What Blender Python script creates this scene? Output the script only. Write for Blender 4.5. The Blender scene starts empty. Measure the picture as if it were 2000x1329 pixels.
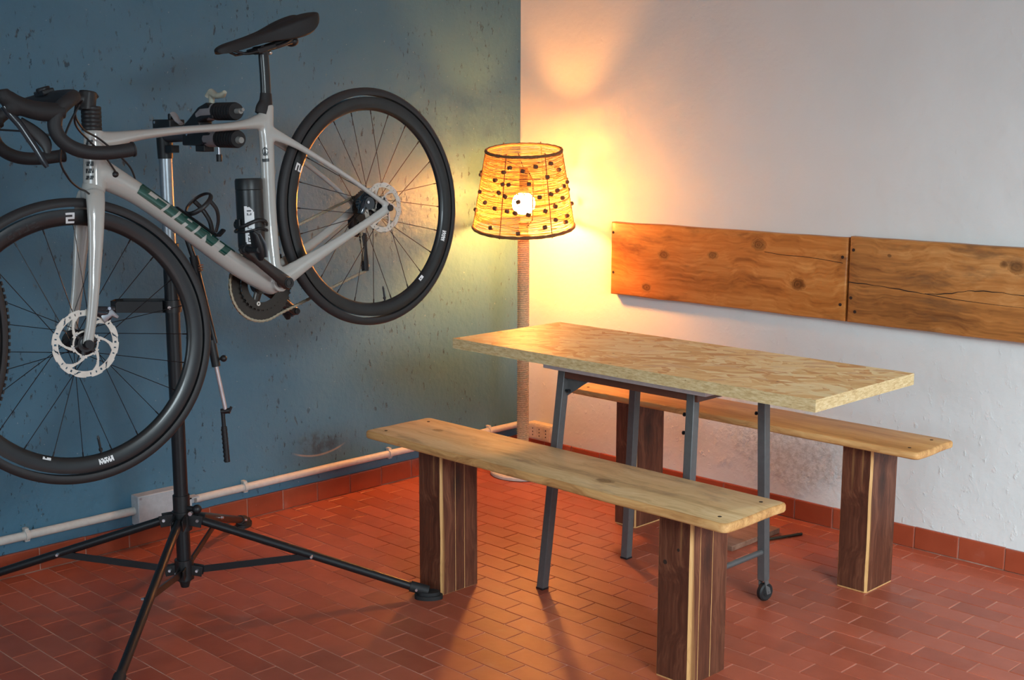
import bpy, bmesh, math, random
from mathutils import Vector, Matrix
from mathutils import noise as mnoise
R = math.radians
rnd = random.Random(7)
scn = bpy.context.scene
COL = scn.collection
V3 = Vector

# ------------------------------------------------------------------ camera
CAM_P = V3((3.76745602, -3.84267642, 1.36921130))
YAW, PITCH, ROLL, FPX = 0.781617442, 0.163452090, 0.00220621243, 2505.45351
cf = V3((-math.sin(YAW) * math.cos(PITCH), math.cos(YAW) * math.cos(PITCH), -math.sin(PITCH)))
cr = V3((math.cos(YAW), math.sin(YAW), 0))
cu = cr.cross(cf)
cr2 = cr * math.cos(ROLL) + cu * math.sin(ROLL)
cu2 = -cr * math.sin(ROLL) + cu * math.cos(ROLL)
camd = bpy.data.cameras.new('camera')
camd.sensor_width = 36
camd.lens = FPX / 2000 * 36
camd.clip_start = 0.05
cam = bpy.data.objects.new('camera', camd)
M = Matrix((cr2, cu2, -cf)).transposed().to_4x4()
M.translation = CAM_P
cam.matrix_world = M
COL.objects.link(cam)
scn.camera = cam
camd.dof.use_dof = False

# ------------------------------------------------------------------ world, lights, exposure
scn.view_settings.view_transform = 'Standard'
scn.view_settings.look = 'None'
scn.view_settings.gamma = 1
scn.view_settings.use_curve_mapping = False
scn.view_settings.exposure = 0.0
world = bpy.data.worlds.new('world')
scn.world = world
world.use_nodes = True
wb = world.node_tree.nodes['Background']
wb.inputs[0].default_value = (0.62, 0.78, 1.0, 1)
wb.inputs[1].default_value = 0.5


def area_light(name, loc, target, sx, sy, power, col):
    l = bpy.data.lights.new(name, 'AREA')
    l.shape = 'RECTANGLE'
    l.size, l.size_y = sx, sy
    l.energy = power
    l.color = col
    o = bpy.data.objects.new(name, l)
    o.location = loc
    o.rotation_euler = (V3(target) - V3(loc)).to_track_quat('-Z', 'Y').to_euler()
    COL.objects.link(o)
    return o


# daylight through the wide glazed opening in the wall to the right of the camera
area_light('daylight_opening', (6.7, -3.9, 3.05), (1.9, -0.6, 0.2), 3.2, 2.6, 1080, (0.79, 0.94, 1.0))
# the window in the wall behind the camera
area_light('daylight_window', (3.4, -7.4, 1.7), (2.6, 0, 1.0), 2.2, 1.4, 75, (0.72, 0.89, 1.0))
BULB_STRENGTH = 860.0
BULB_COL = (1.0, 0.355, 0.065, 1)


# ------------------------------------------------------------------ helpers
def setp(o, label=None, cat=None, group=None, kind=None):
    if label: o['label'] = label
    if cat: o['category'] = cat
    if group: o['group'] = group
    if kind: o['kind'] = kind
    return o


def empty(name, loc=(0, 0, 0), label=None, cat=None, group=None):
    o = bpy.data.objects.new(name, None)
    o.location = loc
    o.empty_display_size = 0.05
    COL.objects.link(o)
    return setp(o, label, cat, group)


class MB:
    def __init__(s):
        s.v, s.f, s.m = [], [], []
        s.mi = 0

    def add(s, vs, fs, M=None):
        n = len(s.v)
        for p in vs:
            p = V3(p)
            s.v.append(M @ p if M is not None else p)
        for f in fs:
            s.f.append([i + n for i in f])
            s.m.append(s.mi)
        return s

    def box(s, c, d, M=None):
        x, y, z = d[0] / 2, d[1] / 2, d[2] / 2
        vs = [(c[0] + i * x, c[1] + j * y, c[2] + k * z) for i in (-1, 1) for j in (-1, 1) for k in (-1, 1)]
        return s.add(vs, [(0, 1, 3, 2), (4, 6, 7, 5), (0, 4, 5, 1), (2, 3, 7, 6), (0, 2, 6, 4), (1, 5, 7, 3)], M)

    def b2(s, lo, hi, M=None):
        return s.box([(a + b) / 2 for a, b in zip(lo, hi)], [b - a for a, b in zip(lo, hi)], M)

    def bar(s, p0, p1, w, h, up=(0, 0, 1)):
        """rectangular bar between two points"""
        p0, p1 = V3(p0), V3(p1)
        return s.tube([p0, p1], [(w / 2 * 1.41421, h / 2 * 1.41421)] * 2, n=4, up=up, phase=math.pi / 4)

    def tube(s, path, rad, n=16, up=(0, 0, 1), caps=True, closed=False, phase=0.0, power=None):
        path = [V3(p) for p in path]
        k = len(path)
        if not isinstance(rad, (list, tuple)) or (len(rad) == 2 and k != 2 and not isinstance(rad[0], (list, tuple))):
            rad = [rad] * k
        rad = [r if isinstance(r, (list, tuple)) else (r, r) for r in rad]
        up = V3(up)
        vs, fs = [], []
        side = None
        for i, p in enumerate(path):
            if closed:
                t = path[(i + 1) % k] - path[i - 1]
            else:
                t = path[min(i + 1, k - 1)] - path[max(i - 1, 0)]
            t.normalize()
            if side is None:
                b = up - t * up.dot(t)
                if b.length < 1e-4:
                    b = t.orthogonal()
                b.normalize()
                side = b.cross(t).normalized()
            else:
                side = (side - t * side.dot(t)).normalized()
            b = t.cross(side).normalized()
            for j in range(n):
                a = 2 * math.pi * j / n + phase
                ca, sa = math.cos(a), math.sin(a)
                if power:
                    ca = math.copysign(abs(ca) ** power, ca)
                    sa = math.copysign(abs(sa) ** power, sa)
                vs.append(p + side * ca * rad[i][0] + b * sa * rad[i][1])
        for i in range(k if closed else k - 1):
            a, c = i * n, ((i + 1) % k) * n
            for j in range(n):
                j2 = (j + 1) % n
                fs.append((a + j, a + j2, c + j2, c + j))
        if caps and not closed:
            fs.append(list(range(n))[::-1])
            fs.append(list(range((k - 1) * n, k * n)))
        return s.add(vs, fs)

    def cyl(s, p0, p1, r0, r1=None, n=20):
        return s.tube([p0, p1], [r0, r0 if r1 is None else r1], n=n)

    def lathe(s, prof, o=(0, 0, 0), ax=(0, 0, 1), n=32, closed_prof=False, a0=0.0, a1=2 * math.pi):
        o, ax = V3(o), V3(ax).normalized()
        x = ax.orthogonal().normalized()
        y = ax.cross(x)
        full = abs(a1 - a0 - 2 * math.pi) < 1e-6
        cnt = n if full else n + 1
        vs = []
        for i in range(cnt):
            a = a0 + (a1 - a0) * i / n
            d = x * math.cos(a) + y * math.sin(a)
            for r, h in prof:
                vs.append(o + d * r + ax * h)
        k = len(prof)
        fs = []
        for i in range(n):
            i2 = (i + 1) % cnt
            for j in range(k if closed_prof else k - 1):
                j2 = (j + 1) % k
                fs.append((i * k + j, i2 * k + j, i2 * k + j2, i * k + j2))
        return s.add(vs, fs)

    def ell(s, c, r, n=16, m=10, M=None):
        c = V3(c)
        if not isinstance(r, (list, tuple)): r = (r, r, r)
        vs = [c + V3((0, 0, r[2])), c - V3((0, 0, r[2]))]
        for i in range(1, m):
            th = math.pi * i / m
            for j in range(n):
                a = 2 * math.pi * j / n
                vs.append(c + V3((r[0] * math.sin(th) * math.cos(a), r[1] * math.sin(th) * math.sin(a), r[2] * math.cos(th))))
        fs = []
        for j in range(n):
            j2 = (j + 1) % n
            fs.append((0, 2 + j, 2 + j2))
            fs.append((1, 2 + (m - 2) * n + j2, 2 + (m - 2) * n + j))
            for i in range(m - 2):
                fs.append((2 + i * n + j, 2 + (i + 1) * n + j, 2 + (i + 1) * n + j2, 2 + i * n + j2))
        return s.add(vs, fs, M)

    def prism(s, outline, h0, h1, M=None):
        """outline in xy, extruded along z; M places it"""
        k = len(outline)
        vs = [(x, y, h0) for x, y in outline] + [(x, y, h1) for x, y in outline]
        fs = [list(range(k))[::-1], list(range(k, 2 * k))] + [(i, (i + 1) % k, k + (i + 1) % k, k + i) for i in range(k)]
        return s.add(vs, fs, M)

    def build(s, name, mat, parent=None, xf=None, angle=38, bevel=0, seg=2, kind=None, label=None, mats=None, smooth=True, fix=True):
        me = bpy.data.meshes.new(name)
        vs = [xf(p) for p in s.v] if xf else s.v
        me.from_pydata([tuple(p) for p in vs], [], s.f)
        ms = mats or [mat]
        for m in ms: me.materials.append(m)
        if len(ms) > 1:
            me.polygons.foreach_set('material_index', s.m)
        if fix:
            bm = bmesh.new()
            bm.from_mesh(me)
            bmesh.ops.recalc_face_normals(bm, faces=bm.faces)
            bm.to_mesh(me)
            bm.free()
        if smooth:
            me.polygons.foreach_set('use_smooth', [True] * len(me.polygons))
            me.set_sharp_from_angle(angle=R(angle))
        me.update()
        o = bpy.data.objects.new(name, me)
        COL.objects.link(o)
        if parent is not None: o.parent = parent
        if bevel:
            b = o.modifiers.new('bevel', 'BEVEL')
            b.width = bevel
            b.segments = seg
            b.limit_method = 'ANGLE'
            b.angle_limit = R(35)
        if kind: o['kind'] = kind
        if label: o['label'] = label
        return o


def dup(o, parent=None, loc=None):
    c = o.copy()
    COL.objects.link(c)
    c.parent = parent
    if loc is not None: c.location = loc
    return c


def cr_spline(pts, n=8, closed=False):
    """Catmull-Rom through points (any dimension tuples)"""
    P = [tuple(p) for p in pts]
    k = len(P)
    out = []
    rng = range(k) if closed else range(k - 1)
    for i in rng:
        if closed:
            p0, p1, p2, p3 = P[i - 1], P[i], P[(i + 1) % k], P[(i + 2) % k]
        else:
            p0, p1, p2, p3 = P[max(i - 1, 0)], P[i], P[i + 1], P[min(i + 2, k - 1)]
        for j in range(n):
            t = j / n
            out.append(tuple(0.5 * ((2 * b) + (-a + c) * t + (2 * a - 5 * b + 4 * c - d) * t * t + (-a + 3 * b - 3 * c + d) * t ** 3)
                             for a, b, c, d in zip(p0, p1, p2, p3)))
    if not closed: out.append(P[-1])
    return out


# ------------------------------------------------------------------ materials
def lin(c):
    return tuple(((x / 255) / 12.92 if x / 255 <= 0.04045 else ((x / 255 + 0.055) / 1.055) ** 2.4) for x in c) + (1,)


class NT:
    def __init__(s, name):
        s.mat = bpy.data.materials.new(name)
        s.mat.use_nodes = True
        s.t = s.mat.node_tree
        s.b = s.t.nodes['Principled BSDF']
        s.out = s.t.nodes['Material Output']

    def n(s, typ, **kw):
        nd = s.t.nodes.new('ShaderNode' + typ)
        for k, v in kw.items():
            if k.startswith('i_'):
                nd.inputs[k[2:].replace('_', ' ')].default_value = v
            else:
                setattr(nd, k, v)
        return nd

    def l(s, a, b):
        s.t.links.new(a, b)
        return b

    def coord(s, kind='Object'):
        return s.n('TexCoord').outputs[kind]

    def pos(s):
        return s.n('NewGeometry').outputs['Position']

    def mapping(s, vec, scale=(1, 1, 1), loc=(0, 0, 0), rot=(0, 0, 0)):
        m = s.n('Mapping')
        m.inputs['Scale'].default_value = scale
        m.inputs['Location'].default_value = loc
        m.inputs['Rotation'].default_value = rot
        s.l(vec, m.inputs['Vector'])
        return m.outputs[0]

    def noise(s, vec, scale=5, detail=4, rough=0.55, dist=0.0):
        nd = s.n('TexNoise')
        nd.inputs['Scale'].default_value = scale
        nd.inputs['Detail'].default_value = detail
        nd.inputs['Roughness'].default_value = rough
        nd.inputs['Distortion'].default_value = dist
        if vec is not None: s.l(vec, nd.inputs['Vector'])
        return nd.outputs['Fac']

    def ramp(s, fac, stops):
        nd = s.n('ValToRGB')
        cr_ = nd.color_ramp
        while len(cr_.elements) < len(stops): cr_.elements.new(0.5)
        for e, (p, c) in zip(cr_.elements, stops):
            e.position = p
            e.color = c if len(c) == 4 else tuple(c) + (1,)
        s.l(fac, nd.inputs[0])
        return nd.outputs[0]

    def rampv(s, fac, a, b):
        nd = s.n('MapRange')
        nd.inputs['From Min'].default_value = a
        nd.inputs['From Max'].default_value = b
        nd.interpolation_type = 'SMOOTHSTEP'
        s.l(fac, nd.inputs['Value'])
        return nd.outputs[0]

    def math(s, op, a, b=None, c=None):
        nd = s.n('Math', operation=op)
        for i, x in enumerate((a, b, c)):
            if x is None: continue
            if isinstance(x, (int, float)):
                nd.inputs[i].default_value = x
            else:
                s.l(x, nd.inputs[i])
        return nd.outputs[0]

    def mix(s, fac, a, b, mode='MIX'):
        nd = s.n('MixRGB', blend_type=mode)
        for i, x in ((0, fac), (1, a), (2, b)):
            if isinstance(x, (int, float)):
                nd.inputs[i].default_value = x
            elif isinstance(x, tuple):
                nd.inputs[i].default_value = x
            else:
                s.l(x, nd.inputs[i])
        return nd.outputs[0]

    def bump(s, h, strength=0.3, dist=0.01, prev=None):
        nd = s.n('Bump')
        nd.inputs['Strength'].default_value = strength
        nd.inputs['Distance'].default_value = dist
        s.l(h, nd.inputs['Height'])
        if prev is not None: s.l(prev, nd.inputs['Normal'])
        return nd.outputs[0]

    def fin(s, col=None, rough=None, normal=None, metal=None, spec=None, coat=None):
        b = s.b
        for nm, x in (('Base Color', col), ('Roughness', rough), ('Metallic', metal), ('Specular IOR Level', spec), ('Coat Weight', coat)):
            if x is None: continue
            if isinstance(x, (int, float, tuple)):
                b.inputs[nm].default_value = x
            else:
                s.l(x, b.inputs[nm])
        if normal is not None: s.l(normal, b.inputs['Normal'])
        return s.mat


def simple(name, col, rough=0.5, metal=0.0, spec=0.5, coat=0.0, nscale=60, namt=0.08, bump=0.0):
    m = NT(name)
    c = m.coord()
    f = m.noise(c, nscale, 3)
    d = tuple(x * (1 - namt) for x in col[:3]) + (1,)
    e = tuple(min(1, x * (1 + namt)) for x in col[:3]) + (1,)
    nrm = m.bump(f, bump, 0.001) if bump else None
    return m.fin(m.ramp(f, [(0.3, d), (0.7, e)]), rough, nrm, metal, spec, coat)


def wood(name, cols, ax=0, rough=0.55, grain=1.0, knots=(), streak=None, blotch=None, plane=(0, 1), bumpk=0.25, coat=0.0, seed=0.0):
    """cols dark, mid, light; ax = grain axis"""
    m = NT(name)
    c = m.coord()
    sep = m.n('SeparateXYZ')
    m.l(c, sep.inputs[0])
    kmask = None
    for (ka, kb, kr) in knots:
        dx = m.math('SUBTRACT', sep.outputs[plane[0]], ka)
        dy = m.math('SUBTRACT', sep.outputs[plane[1]], kb)
        if plane[0] == ax: dx = m.math('MULTIPLY', dx, 0.72)
        d = m.math('POWER', m.math('ADD', m.math('MULTIPLY', dx, dx), m.math('MULTIPLY', dy, dy)), 0.5)
        d = m.math('ADD', d, m.math('MULTIPLY', m.math('SUBTRACT', m.noise(c, 60, 2), 0.5), kr * 0.7))
        k = m.rampv(d, kr * 1.25, kr * 0.55)
        ring = m.math('MULTIPLY', m.math('SINE', m.math('MULTIPLY', d, 760.0)), 0.09)
        k = m.math('MULTIPLY', k, m.math('ADD', 0.82, ring))
        kmask = k if kmask is None else m.math('MAXIMUM', kmask, k)
    sc = [22 * grain] * 3
    sc[ax] = 1.3 * grain
    warp = m.noise(m.mapping(c, (3, 3, 3), (seed, seed, seed)), 1.6, 2)
    off = m.n('VectorMath', operation='ADD')
    sv = m.n('CombineXYZ')
    w2 = m.math('MULTIPLY', m.math('SUBTRACT', warp, 0.5), 0.09)
    if kmask is not None:
        w2 = m.math('ADD', w2, m.math('MULTIPLY', kmask, 0.05))
    for i in range(3):
        if i != ax: m.l(w2, sv.inputs[i])
    m.l(c, off.inputs[0])
    m.l(sv.outputs[0], off.inputs[1])
    mp = m.mapping(off.outputs[0], tuple(sc), (seed * 3.1, seed * 1.7, seed))
    g1 = m.noise(mp, 1.0, 6, 0.62)
    sc2 = [150 * grain] * 3
    sc2[ax] = 4 * grain
    g2 = m.noise(m.mapping(off.outputs[0], tuple(sc2), (seed, 0, 0)), 1.0, 3, 0.5)
    g = m.math('ADD', m.math('MULTIPLY', g1, 0.72), m.math('MULTIPLY', g2, 0.28))
    col = m.ramp(g, [(0.3, cols[0]), (0.5, cols[1]), (0.68, cols[2])])
    if blotch:
        bsc = [1.6] * 3
        bsc[ax] = 0.45
        bl = m.rampv(m.noise(m.mapping(c, tuple(bsc), (seed + 4, 2, 1)), 9, 5, 0.65), 0.52, 0.74)
        col = m.mix(m.math('MULTIPLY', bl, 0.7), col, blotch)
    if streak:
        sc3 = [55] * 3
        sc3[ax] = 0.9
        st = m.rampv(m.noise(m.mapping(c, tuple(sc3), (seed + 9, 5, 3)), 1.0, 1), 0.64, 0.70)
        col = m.mix(m.math('MULTIPLY', st, 0.75), col, streak)
    if kmask is not None:
        col = m.mix(m.math('MULTIPLY', kmask, 0.75), col, tuple(x * 0.28 for x in cols[0][:3]) + (1,))
    return m.fin(col, rough, m.bump(g, bumpk, 0.004), None, 0.35, coat)


# -- walls
def mat_wall_blue():
    m = NT('blue_plaster')
    c = m.coord()
    f1 = m.noise(c, 2.2, 4)
    col = m.ramp(f1, [(0.3, lin((64, 107, 130))), (0.7, lin((75, 116, 138)))])
    # pits and hairline chips in the paint
    p = m.noise(m.mapping(c, (52, 52, 24)), 1.0, 5, 0.7)
    clump = m.rampv(m.noise(c, 3.0, 2), 0.42, 0.6)
    pit = m.math('MULTIPLY', m.rampv(p, 0.595, 0.65), clump)
    col = m.mix(m.math('MULTIPLY', pit, 0.7), col, lin((24, 36, 46)))
    sp = m.rampv(m.noise(c, 85, 2, 0.5), 0.72, 0.77)
    col = m.mix(m.math('MULTIPLY', sp, 0.6), col, lin((150, 165, 170)))
    # scuffed patch above the conduit
    sep = m.n('SeparateXYZ')
    m.l(c, sep.inputs[0])
    wob = m.math('MULTIPLY', m.math('SUBTRACT', m.noise(c, 14, 4), 0.5), 0.10)
    dy = m.math('DIVIDE', m.math('ADD', sep.outputs[1], 1.06), 0.13)
    dz = m.math('DIVIDE', m.math('SUBTRACT', sep.outputs[2], 0.215), 0.06)
    d = m.math('ADD', m.math('POWER', m.math('ADD', m.math('MULTIPLY', dy, dy), m.math('MULTIPLY', dz, dz)), 0.5), wob)
    dk = m.math('MULTIPLY', m.rampv(d, 1.0, 0.4), m.rampv(m.noise(c, 22, 4), 0.42, 0.6))
    col = m.mix(m.math('MULTIPLY', dk, 0.55), col, lin((40, 46, 52)))
    # pale crescent scrape
    dz2 = m.math('SUBTRACT', sep.outputs[2], m.math('ADD', 0.172, m.math('MULTIPLY', m.math('MULTIPLY', dy, dy), 0.03)))
    arc = m.math('MULTIPLY', m.rampv(m.math('ABSOLUTE', dz2), 0.0055, 0.001), m.rampv(m.math('ABSOLUTE', dy), 1.0, 0.6))
    col = m.mix(m.math('MULTIPLY', arc, 0.75), col, lin((160, 152, 140)))
    h = m.math('ADD', m.noise(c, 38, 4, 0.6), m.math('MULTIPLY', pit, -1.6))
    n1 = m.bump(h, 0.6, 0.004)
    n2 = m.bump(m.noise(c, 7, 3), 0.25, 0.02, n1)
    return m.fin(col, 0.48, n2, None, 0.42)


def mat_wall_white():
    m = NT('white_plaster')
    c = m.coord()
    sep = m.n('SeparateXYZ')
    m.l(c, sep.inputs[0])
    wob = m.math('MULTIPLY', m.math('SUBTRACT', m.noise(c, 9, 5), 0.5), 1.8)
    dx = m.math('DIVIDE', m.math('SUBTRACT', sep.outputs[0], 1.36), 0.34)
    dz = m.math('DIVIDE', m.math('SUBTRACT', sep.outputs[2], 0.25), 0.19)
    d = m.math('ADD', m.math('POWER', m.math('ADD', m.math('MULTIPLY', dx, dx), m.math('MULTIPLY', dz, dz)), 0.5), wob)
    damp = m.rampv(d, 1.05, 0.35)
    f1 = m.noise(c, 2.0, 4)
    col = m.ramp(f1, [(0.3, lin((205, 207, 205))), (0.7, lin((213, 215, 213)))])
    mott = m.rampv(m.noise(c, 45, 5, 0.7), 0.40, 0.62)
    col = m.mix(m.math('MULTIPLY', damp, m.math('MULTIPLY', mott, 0.42)), col, lin((140, 136, 130)))
    low = m.rampv(sep.outputs[2], 0.95, 0.25)
    rough_amt = m.math('ADD', 0.35, m.math('MULTIPLY', low, 0.9))
    lumps = m.rampv(m.noise(m.mapping(c, (1, 1, 0.7)), 40, 4, 0.6), 0.55, 0.85)
    h = m.math('ADD', m.math('MULTIPLY', m.noise(c, 42, 4, 0.6), 0.5), m.math('MULTIPLY', lumps, rough_amt))
    h = m.math('ADD', h, m.math('MULTIPLY', damp, m.math('MULTIPLY', m.noise(c, 30, 5, 0.75), 4.0)))
    n1 = m.bump(h, 0.5, 0.004)
    n2 = m.bump(m.noise(c, 6, 3), 0.3, 0.02, n1)
    return m.fin(col, 0.75, n2, None, 0.25)


def mat_terracotta(name='terracotta_tile', dark=(140, 66, 44), light=(172, 90, 66), rough=0.42):
    m = NT(name)
    c = m.pos()
    oi = m.n('ObjectInfo').outputs['Random']
    gi = m.n('NewGeometry').outputs['Random Per Island']
    r = m.math('FRACT', m.math('ADD', m.math('MULTIPLY', oi, 7.3), m.math('MULTIPLY', gi, 5.1)))
    f = m.noise(c, 14, 5, 0.6)
    t = m.math('ADD', m.math('MULTIPLY', r, 0.38), m.math('MULTIPLY', f, 0.62))
    col = m.ramp(t, [(0.15, lin(dark)), (0.8, lin(light))])
    dust = m.rampv(m.noise(c, 5.5, 6, 0.68), 0.57, 0.78)
    col = m.mix(m.math('MULTIPLY', dust, 0.30), col, lin((176, 140, 130)))
    sp = m.rampv(m.noise(c, 130, 2), 0.74, 0.8)
    col = m.mix(m.math('MULTIPLY', sp, 0.5), col, lin((190, 160, 145)))
    rg = m.math('ADD', rough - 0.06, m.math('MULTIPLY', m.noise(c, 9, 4), 0.16))
    return m.fin(col, rg, m.bump(m.noise(c, 60, 4), 0.12, 0.002), None, 0.5)


def mat_grout():
    m = NT('grout')
    c = m.pos()
    return m.fin(m.ramp(m.noise(c, 9, 4), [(0.35, lin((176, 128, 106))), (0.65, lin((214, 178, 160)))]), 0.85, m.bump(m.noise(c, 120, 3), 0.4, 0.002))


def mat_osb():
    m = NT('strand_board')
    c = m.coord()
    col, hh = None, None
    base = [(0.05, lin((208, 146, 86))), (0.25, lin((226, 182, 118))), (0.5, lin((236, 202, 140))), (0.8, lin((244, 222, 170))), (0.97, lin((200, 134, 78)))]
    wv = m.noise(c, 7, 2)
    wvec = m.n('CombineXYZ')
    wd = m.math('MULTIPLY', m.math('SUBTRACT', wv, 0.5), 0.05)
    m.l(wd, wvec.inputs[0])
    m.l(wd, wvec.inputs[1])
    ad = m.n('VectorMath', operation='ADD')
    m.l(c, ad.inputs[0])
    m.l(wvec.outputs[0], ad.inputs[1])
    for i, (rot, loc, th) in enumerate(((0.15, 0, 0), (0.85, 3, 0.5), (-0.7, 7, 0.52), (1.9, 11, 0.6), (0.3, 17, 0.6), (2.6, 23, 0.7))):
        mp = m.mapping(m.mapping(ad.outputs[0], (1, 1, 1), (0, 0, 0), (0, 0, rot)), (12, 42, 8), (loc, loc * 0.7, 0))
        v = m.n('TexVoronoi')
        v.inputs['Scale'].default_value = 1.0
        m.l(mp, v.inputs['Vector'])
        sepc = m.n('SeparateColor')
        m.l(v.outputs['Color'], sepc.inputs[0])
        grain = m.noise(m.mapping(m.mapping(ad.outputs[0], (1, 1, 1), (0, 0, 0), (0, 0, rot)), (14, 220, 10), (loc, 0, 0)), 1.0, 2)
        t = m.math('ADD', m.math('MULTIPLY', sepc.outputs[0], 0.8), m.math('MULTIPLY', grain, 0.2))
        ci = m.ramp(t, base)
        if col is None:
            col, hh = ci, t
        else:
            msk = m.math('GREATER_THAN', sepc.outputs[1], th)
            col = m.mix(msk, col, ci)
            hh = m.mix(msk, hh, t)
    dk = m.rampv(m.noise(m.mapping(c, (30, 60, 30)), 1, 3), 0.70, 0.76)
    col = m.mix(m.math('MULTIPLY', dk, 0.7), col, lin((88, 54, 30)))
    return m.fin(col, 0.5, m.bump(hh, 0.25, 0.002), None, 0.4)


def mat_osb_edge():
    m = NT('strand_board_edge')
    c = m.coord()
    f = m.noise(m.mapping(c, (60, 60, 260)), 1, 4, 0.6)
    col = m.ramp(f, [(0.32, lin((184, 154, 106))), (0.5, lin((208, 182, 132))), (0.7, lin((224, 204, 160)))])
    dk = m.rampv(m.noise(m.mapping(c, (70, 70, 110), (3, 1, 0)), 1, 3), 0.68, 0.74)
    col = m.mix(m.math('MULTIPLY', dk, 0.8), col, lin((92, 66, 38)))
    return m.fin(col, 0.7, m.bump(f, 0.4, 0.003))


BLUE = mat_wall_blue()
WHITE = mat_wall_white()
TILE = mat_terracotta()
BTILE = mat_terracotta('skirting_tile', (134, 56, 34), (160, 76, 50), 0.30)
GROUT = mat_grout()
OSB = mat_osb()
OSBE = mat_osb_edge()
PLAIN = simple('plain_plaster', (0.62, 0.61, 0.6, 1), 0.8)
CEIL = simple('ceiling_paint', (0.7, 0.7, 0.69, 1), 0.85)
SEATA = wood('weathered_board', (lin((164, 130, 88)), lin((212, 180, 130)), lin((228, 202, 158))), 0, 0.5, 1.0,
             knots=((0.22, -0.04, 0.02), (-0.51, 0.03, 0.014)), blotch=lin((138, 114, 92)), seed=1.3)
SEATB = wood('honey_board', (lin((156, 106, 54)), lin((192, 140, 78)), lin((210, 164, 102))), 0, 0.42, 1.0, seed=5.1)
EDGEW = wood('pale_board_edge', (lin((150, 100, 56)), lin((204, 154, 96)), lin((222, 180, 122))), 0, 0.6, 1.4, seed=2.2)
LEGW = wood('dark_leg_wood', (lin((56, 30, 20)), lin((92, 52, 36)), lin((132, 84, 60))), 2, 0.5, 1.0, streak=lin((150, 108, 66)), blotch=lin((44, 30, 24)), seed=3.7)
LEGE = wood('leg_corner_wood', (lin((172, 122, 70)), lin((208, 160, 102)), lin((222, 182, 128))), 2, 0.6, 1.0, seed=8.7)
BOARD1 = wood('old_pine_board', (lin((124, 68, 26)), lin((180, 112, 52)), lin((208, 146, 80))), 0, 0.42, 0.75,
              knots=((-0.255, 0.030, 0.020), (-0.335, -0.100, 0.018), (0.165, 0.095, 0.022), (0.33, -0.03, 0.022), (-0.03, 0.045, 0.016)),
              plane=(0, 2), blotch=lin((104, 62, 32)), seed=6.2, coat=0.1)
BOARD2 = wood('old_pine_board_grey', (lin((116, 72, 38)), lin((176, 116, 60)), lin((206, 150, 90))), 0, 0.42, 0.9,
              knots=((0.02, 0.085, 0.020), (-0.40, 0.09, 0.006), (-0.02, 0.09, 0.010)), plane=(0, 2), blotch=lin((104, 76, 52)), seed=11.2, coat=0.1)
CRACKM = simple('crack_dark', lin((46, 26, 14)), 0.9)
STEEL = simple('blue_grey_steel', lin((90, 90, 90)), 0.42, 0.15, 0.5)
TRAYM = simple('pale_grey_board', lin((186, 182, 186)), 0.5)
BLACKM = simple('black_satin_metal', lin((26, 28, 31)), 0.38, 0.2, 0.5)
BLACKP = simple('black_plastic', lin((22, 23, 25)), 0.45)
RUBBER = simple('black_rubber', lin((30, 30, 31)), 0.62, 0, 0.4, bump=0.15, nscale=400)
TYREM = simple('tyre_rubber', lin((40, 40, 41)), 0.55, 0, 0.45, bump=0.2, nscale=600)
CARBON = simple('dark_carbon', lin((27, 30, 31)), 0.34, 0.0, 0.45, 0.12, 30, 0.15)
TAPE = simple('bar_tape', lin((30, 31, 33)), 0.6, bump=0.3, nscale=500)
FRAMEP = simple('warm_grey_gloss_paint', lin((176, 176, 170)), 0.22, 0, 0.5, 0.6, 4, 0.02)
GREEN = simple('green_letters', lin((18, 74, 64)), 0.25, 0.25, 0.5, 0.5)
WHITEL = simple('white_print', lin((226, 228, 228)), 0.4)
DARKL = simple('dark_print', lin((34, 40, 42)), 0.4)
SILVER = simple('silver_metal', lin((206, 204, 198)), 0.3, 0.85)
ROTORM = simple('rotor_steel', lin((214, 208, 196)), 0.38, 0.45)
ALU = simple('aluminium_tube', lin((160, 166, 172)), 0.38, 0.85)
CHROME = simple('bolt_chrome', lin((225, 225, 230)), 0.15, 0.9)
GREYP = simple('grey_plastic', lin((146, 144, 146)), 0.5)
BEIGEP = simple('beige_plastic', lin((176, 176, 158)), 0.5)
PVC = simple('pale_conduit_plastic', lin((192, 190, 184)), 0.45)
BOXP = simple('grey_junction_plastic', lin((168, 174, 178)), 0.5)
SOCKP = simple('socket_plastic', lin((200, 190, 172)), 0.5)
SHADECAP = simple('lever_sheen', lin((34, 40, 46)), 0.3, 0.3, 0.5, 0.2)
CALIP = simple('blue_black_gloss', lin((28, 38, 46)), 0.12, 0.3, 0.6, 0.6)
CHAINM = simple('chain_nickel', lin((168, 160, 140)), 0.32, 0.8)
CASSM = simple('cassette_steel', lin((70, 66, 62)), 0.35, 0.7)
LAMPB = simple('cream_base', lin((205, 198, 186)), 0.5)
BEADM = simple('wooden_bead', lin((96, 68, 46)), 0.6)
SPOKEM = simple('black_spoke', lin((24, 24, 26)), 0.3, 0.5)


def mat_rope(name, col, freq, ax=2):
    m = NT(name)
    c = m.coord()
    f = m.noise(m.mapping(c, (120, 120, 300)), 1, 3)
    return m.fin(m.ramp(f, [(0.3, tuple(x * 0.6 for x in col[:3]) + (1,)), (0.65, col)]), 0.8, m.bump(f, 0.5, 0.002))


ROPE = mat_rope('sisal_rope', lin((228, 198, 154)), 300)
RIMR = mat_rope('brown_cord', lin((136, 98, 62)), 300)


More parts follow.
